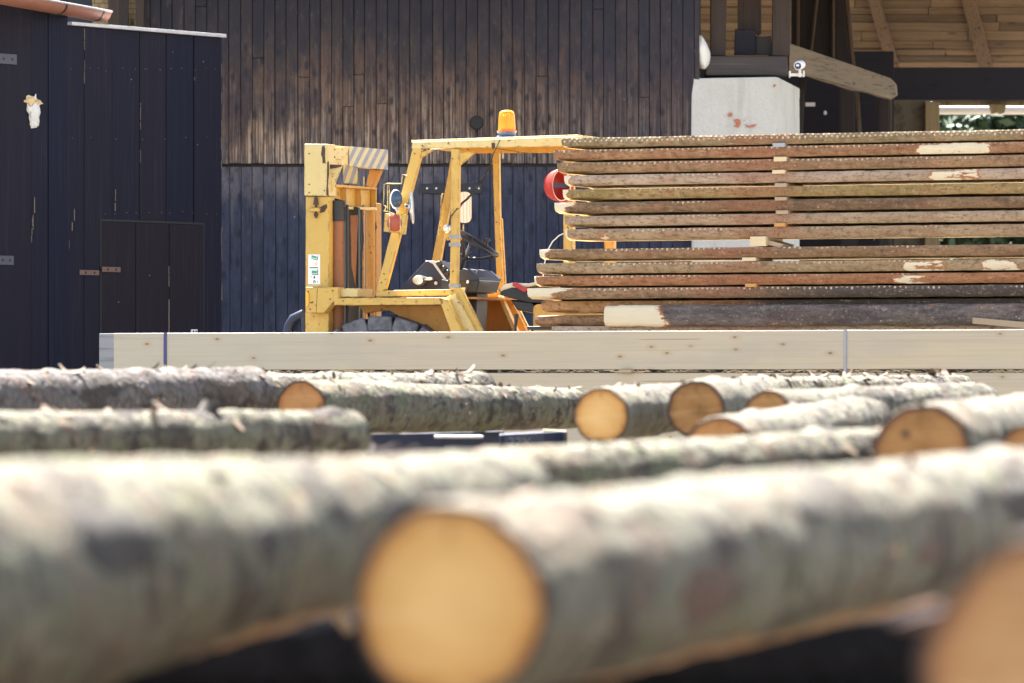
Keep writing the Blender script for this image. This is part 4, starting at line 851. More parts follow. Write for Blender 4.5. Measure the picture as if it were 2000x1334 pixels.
tl = fp('tail_lamp_housing', [(751, 417), (794, 419), (789.5, 458), (749, 452)], -.07, -.03, 'yellow', bevel=.003)
oval([(1.0, 0), (1.0, .006), (.7, .02), (.3, .026), (.03, .027)], W(771.5, 435.5, -.07), (-LV * .97 + BV * .2).normalized(), .057, .06).build('red_lens', M['redlens'], tl, smooth=True)
g2 = MB()
for x in (761, 782): g2.tube([W(x, 418, -.075), W(x, 424, -.105), W(x, 447, -.105), W(x, 454, -.075)], .0038, 6)
g2.build('lamp_bars', M['cream'], tl, smooth=True)
fp('mirror_clamp', [(790, 399), (800, 399), (800, 407), (790, 407)], -.05, -.01, 'greymetal', bevel=.003)
MB().lathe([(.009, 0), (.009, .006)], W(794.5, 403, -.05), -LV, 12).build('clamp_bolt', M['rust'], fl)
m1 = oval([(.8, -.012), (1, 0), (1, .006), (.9, .009)], W(804.5, 405, .02), Vector((1, -.10, .06)).normalized(), .06, .118).build('side_mirror', M['mirrorblue'], fl, smooth=True)
# far mirror: dark rim and pale glass with a striped reflection painted on
mc = W(907.5, 405, .92); mv = (-LV * .9 + BV * .43).normalized()
def rrect(c, axis, hw, hh, rad, d0, d1, n=8):
    qq = axis.to_track_quat('Z', 'Y'); L = []
    for sx, sy, a0 in ((1, 1, 0), (-1, 1, 90), (-1, -1, 180), (1, -1, 270)):
        for k in range(n + 1):
            a = R(a0 + 90 * k / n); L.append(Vector((sx * (hw - rad) + math.cos(a) * rad, sy * (hh - rad) + math.sin(a) * rad, 0)))
    return MB().loops([c + qq @ (v + Vector((0, 0, d0))) for v in L], [c + qq @ (v + Vector((0, 0, d1))) for v in L])
mr = rrect(mc, mv, .054, .117, .045, -.012, .0).build('side_mirror', M['black'], fl, smooth=True)
rrect(mc, mv, .049, .111, .041, .0, .003).build('painted_mirror_glass', M['mirrorpink'], mr)
mb = MB(); mb.tube([W(865, 378, .95), W(863, 382, .95), W(861, 420, .95), W(858, 458, .95)], .006, 7); mb.tube([W(905, 438, .95), W(904, 462, .95), W(898, 470, .95)], .006, 7); mb.build('mirror_stay', M['cream'], fl, smooth=True)
fp('hose_bracket', [(868, 448), (884, 448), (884, 468), (872, 470)], .5, .53, 'yellow', bevel=.002)
MB().lathe([(.018, 0), (.03, .008), (.03, .026), (.018, .034)], W(874, 447, .3), (BV * .3 - LV).normalized(), 14).build('dial', M['chrome'], fl, smooth=True)
# --- console, dash, reservoir
fp('console', [(777, 567), (831, 510), (866, 512), (885, 545), (870, 567)], .40, .80, 'navyplastic', bevel=.006)
fp('console_edge', [(831, 509), (866, 511), (866, 514), (850, 514), (872, 545), (868, 547), (845, 515)], .395, .405, 'greymetal', bevel=.001)
g3 = fp('gauge_box', [(850, 514), (857, 508), (884, 532), (878, 546)], .32, .46, 'black', bevel=.01)
for px, py in ((857, 517), (866, 526), (874, 534)):
    MB().lathe([(.022, 0), (.022, .02), (.018, .025)], W(px, py, .33), (BV * .75 + UP * .6 - LV * .35).normalized(), 16).build('gauge', M['black'], g3, smooth=True)
rs = oval([(.7, -.02), (1, 0), (1, .03), (.75, .05)], W(821, 548, .36), -LV, .05, .038).build('fluid_reservoir', M['chrome'], fl, smooth=True)
MB().bar(W(834, 545, .36), W(845, 544, .36), .02, .03, LV).build('pipe_joint', M['white'], rs, bevel=.003)
MB().bar(W(811, 541, .335), W(833, 541, .335), .008, .01, LV).build('pipe_joint', M['greymetal'], rs)
MB().lathe([(.012, 0), (.012, .01)], W(852, 553, .392), -LV, 14).build('console_port', M['greymetal'], fl)
fp('dashboard', [(862, 545), (872, 548), (934, 540), (936, 549), (930, 572), (862, 575)], .15, .6, 'black', bevel=.008)
fp('dash_panel', [(874, 546), (905, 524), (918, 528), (936, 543), (934, 548), (874, 550)], .14, .62, 'navyplastic', bevel=.006)
lv = MB()
for k in range(9):
    x = 892 + k * 4.2; lv.tube([W(x, 546 - (k % 3), .2 + .03 * (k % 4)), W(x + 6, 528 + (k % 4) * 3, .2 + .03 * (k % 4))], .0035, 6)
lv.build('lever_keys', M['greymetal'], fl, smooth=True)
fp('dash_tag', [(911, 548), (915, 547), (915, 553), (911, 554)], .135, .15, 'white', bevel=.001)
fp('column_pedestal', [(905, 560), (931, 550), (930, 600), (926, 660), (915, 660), (909, 615)], .30, .55, 'navyplastic', bevel=.012)
fp('pedal_plate', [(902, 562), (909, 561), (907, 573), (901, 575)], .12, .15, 'greymetal', bevel=.001)
# --- steering wheel
hub = W(906, 506, .40); swc = W(932, 475, .40)
sw = empty('steering_wheel', swc - wloc(fl)); sw.parent = fl
nrm = (UP * .88 + BV * -.47 - LV * .0).normalized()
nrm = (UP * .845 + BV * .535 * 1.0).normalized()
e1 = (BV * .845 - UP * .535).normalized(); e2 = nrm.cross(e1).normalized()
tilt = 0.06; e2 = (e2 - nrm * tilt).normalized()
MB().tube([swc + (e1 * math.cos(a) + e2 * math.sin(a)) * .165 for a in [2 * math.pi * k / 40 for k in range(40)]], .0125, 10, closed=True).build('wheel_rim', M['black'], sw, smooth=True)
mb = MB()
for a in (0.15, 2.2, 4.3): mb.tube([hub, hub.lerp(swc + (e1 * math.cos(a) + e2 * math.sin(a)) * .165, .55) - UP * .012, swc + (e1 * math.cos(a) + e2 * math.sin(a)) * .163], [.016, .011, .009], 8)
mb.build('spoke', M['black'], sw, smooth=True)
MB().tube([hub + UP * .03, W(890, 545, .40)], [.035, .03], 12).build('steering_column', M['black'], sw, smooth=True)
kb = swc + e1 * .06 - e2 * .0 + UP * .02; kb = W(951, 482, .33)
MB().lathe([(.008, 0), (.008, .03), (.020, .034), (.024, .046), (.02, .058), (.008, .062)], kb, UP, 16).build('spinner_knob', M['black'], sw, smooth=True)
MB().tube([W(905, 506, .3), W(914, 496, .25), W(921, 492, .25)], .005, 6).build('signal_stalk', M['black'], fl)
# --- seat, red handle, lever, hood
seat = empty('seat', W(1010, 580, .3) - wloc(fl)); seat.parent = fl
fp('cushion', [(976, 573), (977, 566), (984, 560), (1010, 562), (1060, 566), (1060, 592), (1030, 590), (1000, 583), (978, 576)], .22, .72, 'leather', seat, bevel=.02)
fp('cushion_top', [(976, 571), (977, 563), (984, 555), (1000, 552), (1020, 556), (1062, 547), (1062, 553), (1020, 564), (1000, 562), (984, 567)], .215, .70, 'seatcream', seat, bevel=.012)
fp('seat_base', [(996, 585), (1040, 590), (1060, 615), (1010, 606)], .3, .66, 'black', seat, bevel=.01)
fp('red_handle', [(1000, 553), (1006, 551), (1030, 565), (1026, 571), (1022, 570), (1000, 558)], .17, .215, 'redplastic', seat, bevel=.006)
fp('hand_lever', [(1004, 613), (1011, 613), (1007, 640), (1006, 670), (1001, 670), (1004, 640)], -.05, -.02, 'black', bevel=.004)
fp('counterweight', [(1040, 600), (1046, 594), (1380, 594), (1395, 620), (1395, 860), (1040, 860)], .02, .98, 'yellow2', bevel=.02)
fp('hood', [(1062, 594), (1062, 588), (1300, 586), (1300, 594)], .1, .9, 'yellow', bevel=.006)
MB().tube([W(1110, 452, .3), W(1092, 460, .3), W(1079, 472, .3), W(1070, 488, .3), W(1062, 520, .3), W(1060, 560, .3)], .0042, 7).build('white_cable', M['white'], fl, smooth=True)
# --- hard hat hanging on the rear post
hh = empty('hard_hat', W(1095, 362, .02), 'red hard hat hanging on the rear post of the forklift cab', 'helmet')
hcn = W(1097, 362, -.1); hax = (-BV * .90 + LV * .44).normalized()
q = hax.to_track_quat('Z', 'Y'); mb = MB(); nn = 28
prof = [(1.10, -.012), (1.0, .0), (.985, .03), (.92, .065), (.77, .10), (.52, .122), (.25, .132), (.04, .134)]
for r_, h_ in prof:
    for j in range(nn): a = 2 * math.pi * j / nn; mb.v.append(hcn + q @ Vector((r_ * .098 * math.cos(a), r_ * .114 * math.sin(a), h_)))
for i in range(len(prof) - 1):
    for j in range(nn): mb.f.append([i * nn + j, i * nn + (j + 1) % nn, (i + 1) * nn + (j + 1) % nn, (i + 1) * nn + j]); mb.m.append(0)
mb.f.append([(len(prof) - 1) * nn + j for j in range(nn)]); mb.m.append(0)
so = mb.build('shell', M['redplastic'], hh, smooth=True); sm = so.modifiers.new('t', 'SOLIDIFY'); sm.thickness = .004; sm.offset = -1
MB().tube([hcn + q @ Vector((.091 * math.cos(a), .107 * math.sin(a), .004)) for a in [2 * math.pi * k / 32 for k in range(32)]], .006, 6, closed=True).build('sweat_band', M['creamrubber'], hh, smooth=True)
MB().bar(hcn + q @ Vector((-.09, 0, .02)), hcn + q @ Vector((.09, 0, .02)), .03, .006, hax).build('harness', M['navyplastic'], hh)
# ================================================================== PLANED BEAM STACK
BA, BB = P(222, 740, 38.4), P(2000, 740, 35.4); bd = (BB - BA); bd.z = 0; bang = math.atan2(bd.y, bd.x); bdir = bd.normalized(); bnrm = Vector((-bdir.y, bdir.x, 0))
BH = (740 - 651) / F * 38.4 - (740 - 722.5) / F * 38.4
zb = HC + (740 - 722.5) / F * 38.4
def local_obj(o, origin, ang): o.location = origin; o.rotation_euler = (0, 0, ang)
def lbeam(name, x0, x1, y0, y1, z0, z1, label, cat='beam', group='planed beams in the stack', mat='beam'):
    mb = MB(); mb.loops([(x0, y0, z0), (x1, y0, z0), (x1, y1, z0), (x0, y1, z0)], [(x0, y0, z1), (x1, y0, z1), (x1, y1, z1), (x0, y1, z1)])
    for k in range(4): pass
    # sides are faces 0..3 (front, end, back, end)
    mb.m[1] = 1; mb.m[3] = 1
    L = (x1 - x0) / 2 + x0
    o = mb.build(name, [M[mat], M['sawngrey']], origin=((x0 + x1) / 2, 0, z0), bevel=.004)
    o.location = BA + bdir * ((x0 + x1) / 2); o.location.z = z0; o.rotation_euler = (0, 0, bang)
    return tag(o, label, cat, group)
BL = (BB - BA).length + .5
lbeam('planed_beam', 0, BL, 0, .155, zb, zb + BH, 'long pale planed beam on top of the stack, its face split by fine cracks')
lbeam('planed_beam', -.215, BL, .165, .32, zb - .024, zb + BH + .001, 'planed beam behind the top one, coloured as if shaded, its end sticking out', mat='shadebeam')  # grey copy of the beam colour puts shade on the set-back beam
lbeam('planed_beam', .03, BL, 0, .155, zb - BH - .022, zb - .022, 'planed beam just below the shaving filled gap')
lbeam('planed_beam', -.05, BL, .165, .32, zb - BH - .022, zb - .026, 'planed beam at the back of the second layer of the stack')
lbeam('planed_beam', .05, BL, 0, .155, zb - 2 * BH - .044, zb - BH - .044, 'planed beam in the third layer, glimpsed between the logs')
def lbox(name, x0, x1, y0, y1, z0, z1, mat, label, cat, group=None, bevel=.004):
    mb = MB(); mb.box(((x0 + x1) / 2, (y0 + y1) / 2, (z0 + z1) / 2), (x1 - x0, y1 - y0, z1 - z0)); o = mb.build(name, mat, origin=((x0 + x1) / 2, (y0 + y1) / 2, z0), bevel=bevel)
    q = BA + bdir * ((x0 + x1) / 2) + bnrm * ((y0 + y1) / 2); o.location = (q.x, q.y, z0); o.rotation_euler = (0, 0, bang); return tag(o, label, cat, group)
def bxs(px):   # distance along the beam face for a pixel column
    k = (px - 1000) / F; return (k * BA.y - BA.x) / (bdir.x - k * bdir.y)
zl = zb - 2 * BH - .044
for k, x in enumerate((.5, 2.4, 4.6)): lbox('bearer_block', x, x + .16, .0, .33, -.02, zl, M['brownwood'], 'rough bearer block carrying the beam stack', 'block', 'bearer blocks under the beam stack')
x = bxs(1225); lbox('spacer', x - .042, x + .042, -.03, .30, zb - .0215, zb - .0005, M['brownwood'], 'brown spacer batten sticking out between the two upper beams', 'spacer', bevel=.002)
for px, m, lb, wd in ((323, 'strapblue', 'dark blue packing strap around the stack near its end', .011), (1651, 'strapgrey', 'grey packing strap around the far part of the beam stack', .010)):
    x = bxs(px); z0, z1 = zb - BH - .03, zb + BH
    mb = MB(); mb.loops([(-wd, -.003, z0), (wd, -.003, z0), (wd, .324, z0), (-wd, .324, z0)], [(-wd, -.003, z1 + .004), (wd, -.003, z1 + .004), (wd, .324, z1 + .004), (-wd, .324, z1 + .004)], caps=False)
    mb.box((0, .16, z1 + .0045), (wd * 2, .327, .002)); mb.box((0, -.0045, (z0 + z1) / 2), (wd * 2, .002, z1 - z0))
    o = mb.build('packing_strap', M[m], origin=(0, 0, zb)); q = BA + bdir * x; o.location = (q.x, q.y, zb); o.rotation_euler = (0, 0, bang); tag(o, lb, 'strap', None)
# wood shavings caught in the gap
mb = MB(); r5 = random.Random(5)
for k in range(260):
    x = r5.uniform(.9, BL - .1); L = r5.uniform(.02, .09); y = r5.uniform(-.006, .004); z = zb - .011
    p = [Vector((x + L * t, y + r5.uniform(-.004, .004), z + r5.uniform(-.011, .010))) for t in (0, .35, .7, 1)]
    p = [BA.xy.to_3d() + bdir * v.x + bnrm * v.y + UP * v.z for v in p]; mb.tube(p, r5.uniform(.0007, .0018), 4)
tag(mb.build('wood_shavings', M['straw']), 'curly pale wood shavings squeezed in the gap below the top beam', 'shavings', kind='stuff')
# ================================================================== STACK OF UNEDGED BOARDS
KA, KB = P(1090, 740, 38.3), P(2000, 740, 36.9); kd = KB - KA; kd.z = 0; kang = math.atan2(kd.y, kd.x); kdir = kd.normalized(); knrm = Vector((-kdir.y, kdir.x, 0))
KS = 38.3 / F
def kx(px):
    k = (px - 1000) / F; return (k * KA.y - KA.x) / (kdir.x - k * kdir.y)
def kz(py, px=1100):
    Y = KA.y + kdir.y * kx(px); return HC - (py - HZ) / F * Y
def board(px0, ytop, ybot, mat, label, bare=(), slant=.012, seed=1, wdt=.46, back=0.0, px1=2060, tip=None):
    x0 = kx(px0); x1 = kx(px1); z0 = kz(ybot - 1.0, px0); h = kz(ytop, px0) - z0; rr = random.Random(seed); N = int((x1 - x0) / .022); mb = MB(); bv = []; L = x1 - x0
    for i in range(N + 1):
        x = L * i / N; s = seed * 7.3
        e = .014 * noise.noise((x * 1.6, s, 0)) + .006 * noise.noise((x * 9, s, 2)) + .003 * noise.noise((x * 30, s, 5)) + back
        tz = .0022 * noise.noise((x * 12, s, 9)); bz_ = .003 * noise.noise((x * 5, s, 12)); r1 = .005 * noise.noise((x * 26, s, 15)); r2_ = .005 * noise.noise((x * 22, s, 18))
        und = .05 * max(0, 1 - x / .33) if slant > 0 else 0      # underside wane near the end
        sec = [(e + .016 + und * .0, bz_), (e + .004, h * .22 + r1 * .4), (e - .003 + r1, h * .52), (e + .002 + r2_, h * .8), (e + .009, h + tz)]
        sec = [(sec[0][0] + und, sec[0][1] - 0.0)] + sec[1:]
        bk = [(e * .5 + wdt - .01, h + (.0095 if px0 != 1055 else 0)), (e * .5 + wdt, h * .5), (e * .5 + wdt - .02, -.0095 if px0 != 1107 else 0), (e * .5 + wdt - .09, bz_)]
        for (yy, zz) in sec + bk: mb.v.append(Vector((x + (zz / h) * (-slant) + (.012 * rr.random() if 0 else 0), yy, zz)))
        b = 0.0
        for b0, b1, amt in bare:
            a0, a1 = kx(b0) - x0, kx(b1) - x0
            b = max(b, amt * max(0, min(1, (x - a0) / .05 + .5)) * max(0, min(1, (a1 - x) / .05 + .5)))
        for k in range(9):
            v = b
            if tip is not None and k < 5: v = max(v, 1.4 * max(0, 1 - x / (tip * (1.0 if k >= 3 else .45))) if tip > 0 else 0)
            if bare: v = v * (1.0, .95, 1.0, .9, .55, 1, 1, 1, 1)[k] if b > 0 else v
            bv.append(v)
    for i in range(N):
        for k in range(9):
            a, b_ = i * 9 + k, i * 9 + (k + 1) % 9; mb.f.append([a, b_, b_ + 9, a + 9]); mb.m.append(0 if k in (0, 1, 2, 3, 5, 6) else 1)
    mb.f.append(list(range(9))[::-1]); mb.m.append(1); mb.f.append([N * 9 + k for k in range(9)]); mb.m.append(1)
    for k in range(5): pass
    o = mb.build('board', [mat, M['sawn']], origin=(0, 0, 0), smooth=True, angle=38)
    at = o.data.attributes.new('bare', 'FLOAT', 'POINT'); at.data.foreach_set('value', bv)
    q = KA + kdir * x0; o.location = (q.x, q.y, z0); o.rotation_euler = (0, 0, kang)
    tag(o, label, 'board', 'unedged boards in the stack'); return o
BR = (0.23, 0.155, 0.105); GR = (0.30, 0.255, 0.205); RD = (0.27, 0.125, 0.07); OL = (0.26, 0.20, 0.10); DK = (0.13, 0.09, 0.065)
HB = .072
bm_ = lambda n, a, b, **k: m_board('board_bark_' + n, a, b, h=HB, **k)
board(1098, 270, 290, bm_('a', (0.22, .18, .12), (0.30, .25, .17), dots=1.0, rows=2), 'mossy brown topmost board of the stack, thickly dotted with pale tooth marks', seed=1)
board(1084, 293.5, 314.5, bm_('b', (0.26, .145, .09), (.36, .225, .14), dots=.8), 'reddish second board from the top with a long pale stripped patch', bare=((1792, 1935, .75),), seed=2)
board(1090, 318, 340, bm_('c', BR, (.33, .225, .145), dots=.7, moss=.4), 'brown third board from the top with a rounded bark end', seed=3)
board(1104, 343, 364, bm_('d', (.36, .29, .25), (.46, .39, .34), dots=.35), 'greyish flaky fourth board from the top with an oval pale bare patch', bare=((1815, 1915, .62),), seed=4, tip=.09)
board(1100, 370.5, 391, bm_('e', OL, (.34, .26, .135), dots=.4, moss=.8), 'olive mossy fifth board from the top, two dark notches along it', seed=5, tip=.08)
board(1085, 396, 418, bm_('f', DK, (.25, .175, .115), dots=.15), 'dark brown sixth board from the top with pale wedge shaped end', seed=6, tip=.24)
board(1105, 422.5, 443.5, bm_('g', (.32, .25, .19), (.42, .34, .27), dots=.3), 'grey brown seventh board from the top, small red bark spots', seed=7)
board(1107, 448, 470, bm_('h', (.29, .21, .15), (.38, .30, .22), dots=.45), 'board directly above the wide light gap of the stack', bare=((1168, 1190, .5),), seed=8, tip=.03)
board(1055, 487, 508, bm_('i', (.20, .13, .085), (.29, .20, .13), dots=.55, moss=.3), 'dark brown board directly below the wide light gap of the stack', seed=9, tip=.13)
board(1050, 514.5, 536, bm_('j', (.29, .22, .14), (.37, .30, .21), dots=.6), 'tan and grey board with two stripped pale patches, second below the wide gap', bare=((1765, 1850, .6), (1915, 1990, .6)), seed=10)
board(1046, 539.5, 560, bm_('k', (.30, .14, .075), (.36, .19, .11), dots=.5), 'rust red board with an orange splintered patch, third below the wide gap', bare=((1745, 1830, .48),), seed=11, tip=.02)
board(1032, 563, 585, bm_('l', (.22, .15, .1), (.30, .21, .145), dots=.7, dark=(1.4, 2.6)), 'board with a long cream stripped end, darkening to black bark along its length', seed=12, tip=.62)
board(1050, 588.5, 611, bm_('m', (.36, .20, .10), (.44, .26, .14), dots=.1, dark=(1.6, 2.0)), 'short looking orange brown board lying behind the thick dark slab', seed=13, back=.08)
board(1036, 617.5, 637, bm_('n', (.24, .14, .09), (.31, .19, .125), dots=.1), 'brown board low in the stack, mostly hidden behind the dark slab', seed=15, back=.09, wdt=.37)
board(1078, 637.5, 662, bm_('o', (.33, .27, .23), (.44, .37, .33), dots=.0), 'grey lowest visible board just above the planed beam', seed=16, back=.01)
# thick dark slab of old bark in front of the low boards
def slab_log():
    x0 = kx(1187); x1 = kx(2060); L = x1 - x0; N = 150; mb = MB(); bv = []; z0 = kz(638, 1187); h = kz(597, 1187) - z0; n_ = 18
    for i in range(N + 1):
        x = L * i / N
        for j in range(n_):
            a = 2 * math.pi * j / n_
            sx = math.copysign(abs(math.cos(a)) ** .6, math.cos(a)); sz = math.copysign(abs(math.sin(a)) ** .75, math.sin(a))
            nz = 1 + .09 * noise.noise((x * 7, math.cos(a) * 2, math.sin(a) * 2)) + .07 * noise.noise((x * 22, math.cos(a) * 6, math.sin(a) * 6))
            mb.v.append(Vector((x, -.01 + .06 * -sx * nz * .9, h / 2 + h / 2 * sz * nz))); bv.append(1.3 * max(0, min(1, (.40 - x) / .22 + .5)) * (1.0 - .25 * math.sin(a)))
    for i in range(N):
        for j in range(n_): mb.f.append([i * n_ + j, i * n_ + (j + 1) % n_, (i + 1) * n_ + (j + 1) % n_, (i + 1) * n_ + j]); mb.m.append(0)
    mb.f.append(list(range(n_))[::-1]); mb.m.append(1); mb.f.append([N * n_ + j for j in range(n_)]); mb.m.append(1)
    o = mb.build('bark_slab', [m_board('old_black_bark', (.075, .072, .085), (.165, .155, .17), dots=0, rows=0, red=0.08), M['sawn']], origin=(0, 0, 0), smooth=True, angle=50)
    at = o.data.attributes.new('bare', 'FLOAT', 'POINT'); at.data.foreach_set('value', bv)
    q = KA + kdir * x0; o.location = (q.x, q.y, z0); o.rotation_euler = (0, 0, kang)
    tag(o, 'thick slab of black old bark with a stripped cream end, low in the stack', 'slab', None)
slab_log()
def spacer(px0, y0, px1, y1, mat, label, out=-.01, dep=.3, rot=0):
    x0, x1 = kx(px0), kx(px1); z0, z1 = kz(y1, px0), kz(y0, px0)
    mb = MB(); mb.box((0, dep / 2, (z1 - z0) / 2), (x1 - x0, dep, z1 - z0)); o = mb.build('spacer', M[mat], origin=(0, 0, 0), bevel=.003)
    q = KA + kdir * ((x0 + x1) / 2) + knrm * out; o.location = (q.x, q.y, z0); o.rotation_euler = (0, rot, kang); tag(o, label, 'spacer', 'spacer sticks between the boards')
for a in ((1510, 279.5, 1534, 287.5, 'sawngrey', 'whitish spacer stick right under the topmost board'), (1512, 306.5, 1537, 315.5, 'sawn', 'cream spacer stick under the second board from the top'), (1509, 332, 1534, 339.5, 'sawn', 'pale spacer stick under the third board from the top'),
          (1514, 358, 1537, 366, 'brownwood', 'grey brown spacer stick under the greyish fourth board'), (1514, 385, 1537, 392, 'brownwood', 'brown spacer stick under the olive fifth board'), (1516, 411, 1540, 418.5, 'brownwood', 'dull spacer stick under the sixth board from the top'), (1513, 435.5, 1534, 443, 'orangewood', 'orange spacer stick under the seventh board from the top'),
          (1466, 462, 1497, 481, 'sawn', 'large cream wedge holding open the wide light gap'), (1450, 503, 1477, 510, 'sawn', 'cream spacer stick under the board below the wide gap'), (1456, 554, 1478, 561, 'orangewood', 'orange spacer stick under the rust red board')): spacer(*a)
spacer(1490, 472, 1525, 481, 'brownwood', 'dark slanting offcut beside the large wedge in the wide gap', out=.02, dep=.2, rot=R(14))
spacer(1908, 625, 2010, 637, 'brownwood', 'flat offcut leaning low against the black slab', out=-.09, dep=.04, rot=R(5))
def kbar(name, px0, y0, px1, y1, o0, o1, mat, label, cat):
    A = [KA + kdir * kx(px) + knrm * o0 for px in (px0, px1)]; z0, z1 = kz(y1, px0), kz(y0, px0)
    mb = MB(); Lp = [Vector((A[0].x, A[0].y, z0)), Vector((A[1].x, A[1].y, z0)), Vector((A[1].x, A[1].y, z1)), Vector((A[0].x, A[0].y, z1))]; mb.prism(Lp, knrm * (o1 - o0)); return tag(mb.build(name, M[mat], bevel=.004), label, cat)
kbar('bearer_bar', 1011, 637, 1076, 644, .15, .21, 'black', 'black bar sticking out under the lowest boards beside the forklift', 'bar')
for px, lb in ((1180, 'rough timber support under the board stack near its ends'), (1800, 'rough timber support under the far part of the board stack')):
    x = kx(px); q = KA + kdir * x + knrm * .2; mb = MB(); zt_ = kz(663, px) - .008; mb.box((0, 0, zt_ / 2), (.18, .4, zt_)); o = mb.build('support', M['brownwood'], origin=(0, 0, 0)); o.location = (q.x, q.y, -.01); o.rotation_euler = (0, 0, kang); tag(o, lb, 'support', None)
# loose splinters hanging from the board over the light gap
mb = MB(); r6 = random.Random(9)
for px in (1640, 1668, 1690, 1700, 1878, 1890, 1975): 
    x = kx(px); p0 = KA + kdir * x + knrm * .1; z = kz(466, px) - .0; z = kz(470 - (px - 1107) * .0115, 1107); 
    base = Vector((p0.x, p0.y, z)); mb.tube([base + UP * .01, base - UP * .012 + kdir * .01, base - UP * r6.uniform(.02, .045) + kdir * r6.uniform(-.02, .03)], [.005, .003, .001], 5)
tag(mb.build('splinters', M['sawn']), 'pale loose splinters hanging into the wide light gap', 'splinters', kind='stuff')
# ================================================================== ROUND LOGS
def log(label, a, b, e0=0.0, e1=0.0, bark='bark1', cut='cut', seed=1, rough=1.0, flakes=60, name='log', group='round logs in the yard', big=0, whorl=.5, tilt=0.0, zmin=None):
    pa, pb = P(a[0], a[1], a[3]), P(b[0], b[1], b[3]); ra, rb = a[2] * a[3] / F, b[2] * b[3] / F
    d = (pb - pa); Lab = d.length; d.normalize(); k = (rb - ra) / Lab
    pa = pa - d * e0; ra = ra - k * e0; L = Lab + e0 + e1; rb = ra + k * L
    side = d.cross(UP).normalized(); up = side.cross(d)
    Mx = Matrix(((d.x, -side.x, up.x, pa.x), (d.y, -side.y, up.y, pa.y), (d.z, -side.z, up.z, pa.z), (0, 0, 0, 1)))
    rr = random.Random(seed); NS = 56; NR = max(40, int(L / .035)); s = seed * 11.7
    kn = [(rr.uniform(.2, L), rr.uniform(0, 6.28), rr.uniform(.012, .03)) for _ in range(int(L * 3))]
    def rad(x, th):
        r0 = ra + (rb - ra) * x / L; c, sn = math.cos(th), math.sin(th)
        n = .04 * noise.noise((x * 1.3, c * 1.1, sn * 1.1 + s)) + .034 * noise.noise((x * 5, c * 3 + s, sn * 3)) + .016 * rough * noise.noise((x * 14, c * 7, sn * 7 + s)) + .007 * rough * noise.noise((x * 34, c * 16 + s, sn * 16))
        f = r0 * (1 + n)
        for kx_, kt, kh in kn:
            if abs(kx_ - x) < .14:
                dt = (th - kt + math.pi) % (2 * math.pi) - math.pi; q = ((x - kx_) / .05) ** 2 + (dt * r0 / .045) ** 2
                if q < 8: f += kh * whorl * math.exp(-q)
        return f
    mb = MB()
    for i in range(NR + 1):
        x = L * i / NR; cy = .012 * noise.noise((x * .7, s, 3)); cz = .012 * noise.noise((x * .7, s, 8))
        for j in range(NS):
            th = 2 * math.pi * j / NS; r = rad(x, th)
            if i in (0, NR): r *= .975
            mb.v.append(Vector((x + (.008 if i == 0 else 0) * 0, cy + r * math.cos(th), cz + r * math.sin(th))))
    for i in range(NR):
        for j in range(NS): mb.f.append([i * NS + j, i * NS + (j + 1) % NS, (i + 1) * NS + (j + 1) % NS, (i + 1) * NS + j]); mb.m.append(0)
    o = mb.build(name, M[bark], origin=(0, 0, 0), smooth=True, angle=60); o.matrix_world = Mx
    tag(o, label, 'log', group)
    def child(mb_, nm, mat, smooth=False):
        c = mb_.build(nm, mat, origin=(0, 0, 0), smooth=smooth); c.parent = o; return c
    for x, sgn in ((0.0, -1), (L, 1)):
        cy = .012 * noise.noise((x * .7, s, 3)); cz = .012 * noise.noise((x * .7, s, 8)); m2 = MB(); at = []
        RK = 7
        for i in range(RK + 1):
            for j in range(NS):
                th = 2 * math.pi * j / NS; r = rad(x, th) * .975 * i / RK
                if i == RK: r *= 1.004
                m2.v.append(Vector((x + sgn * .002 + .004 * noise.noise((r * math.cos(th) * 9, r * math.sin(th) * 9, s)) + tilt * r * math.sin(th), cy + r * math.cos(th), cz + r * math.sin(th)))); at.append(i / RK)
        for i in range(RK):
            for j in range(NS): m2.f.append([i * NS + j, i * NS + (j + 1) % NS, (i + 1) * NS + (j + 1) % NS, (i + 1) * NS + j]); m2.m.append(0)
        c = child(m2, 'cut_face', M[cut], True); av = c.data.attributes.new('rad', 'FLOAT', 'POINT'); av.data.foreach_set('value', at)
    flakes = int(flakes * .55)
    if flakes:
        m3 = MB()
        for fi in range(flakes + big):
            x = rr.uniform(.01, L - .02); th = rr.gauss(1.45, .75); r = rad(x, th) * rr.uniform(.985, 1.0)
            c0 = Vector((x, r * math.cos(th), r * math.sin(th))); nr = Vector((0, math.cos(th), math.sin(th))); tx = Vector((rr.gauss(0, 1), 0, 0)) + Vector((0, -math.sin(th), math.cos(th))) * rr.gauss(0, 1); tx.normalize(); ty = nr.cross(tx)
            ln = rr.choice((.012, .02, .03, .045)) * rr.uniform(.7, 1.3); wd = ln * rr.uniform(.4, .9); lift = rr.choice((.05, .1, .15, .3, .6))
            if fi >= flakes: ln = rr.uniform(.04, .09); wd = ln * rr.uniform(.25, .5); lift = rr.uniform(.15, .55)
            p = []
            for kk in range(4):
                t = kk / 3; cen = c0 + tx * ln * t + nr * (ln * lift * t * t + .001 - .004 * (1 - t)); w2 = wd * (1 - .5 * t * t) * rr.uniform(.7, 1.2)
                p += [cen - ty * w2 / 2 + nr * .1 * w2, cen + ty * w2 / 2 + nr * .1 * w2]
            low = [v - nr * .003 for v in p]; b0 = len(m3.v); m3.v += p + low
            for kk in range(3):
                a_ = b0 + kk * 2; m3.f += [[a_, a_ + 1, a_ + 3, a_ + 2], [a_ + 8, a_ + 10, a_ + 11, a_ + 9]]; m3.m += [0, 0]
        c = child(m3, 'loose_bark', M['flake']); c['kind'] = 'stuff'
    o['seed'] = seed
    return o, Mx, rad, L
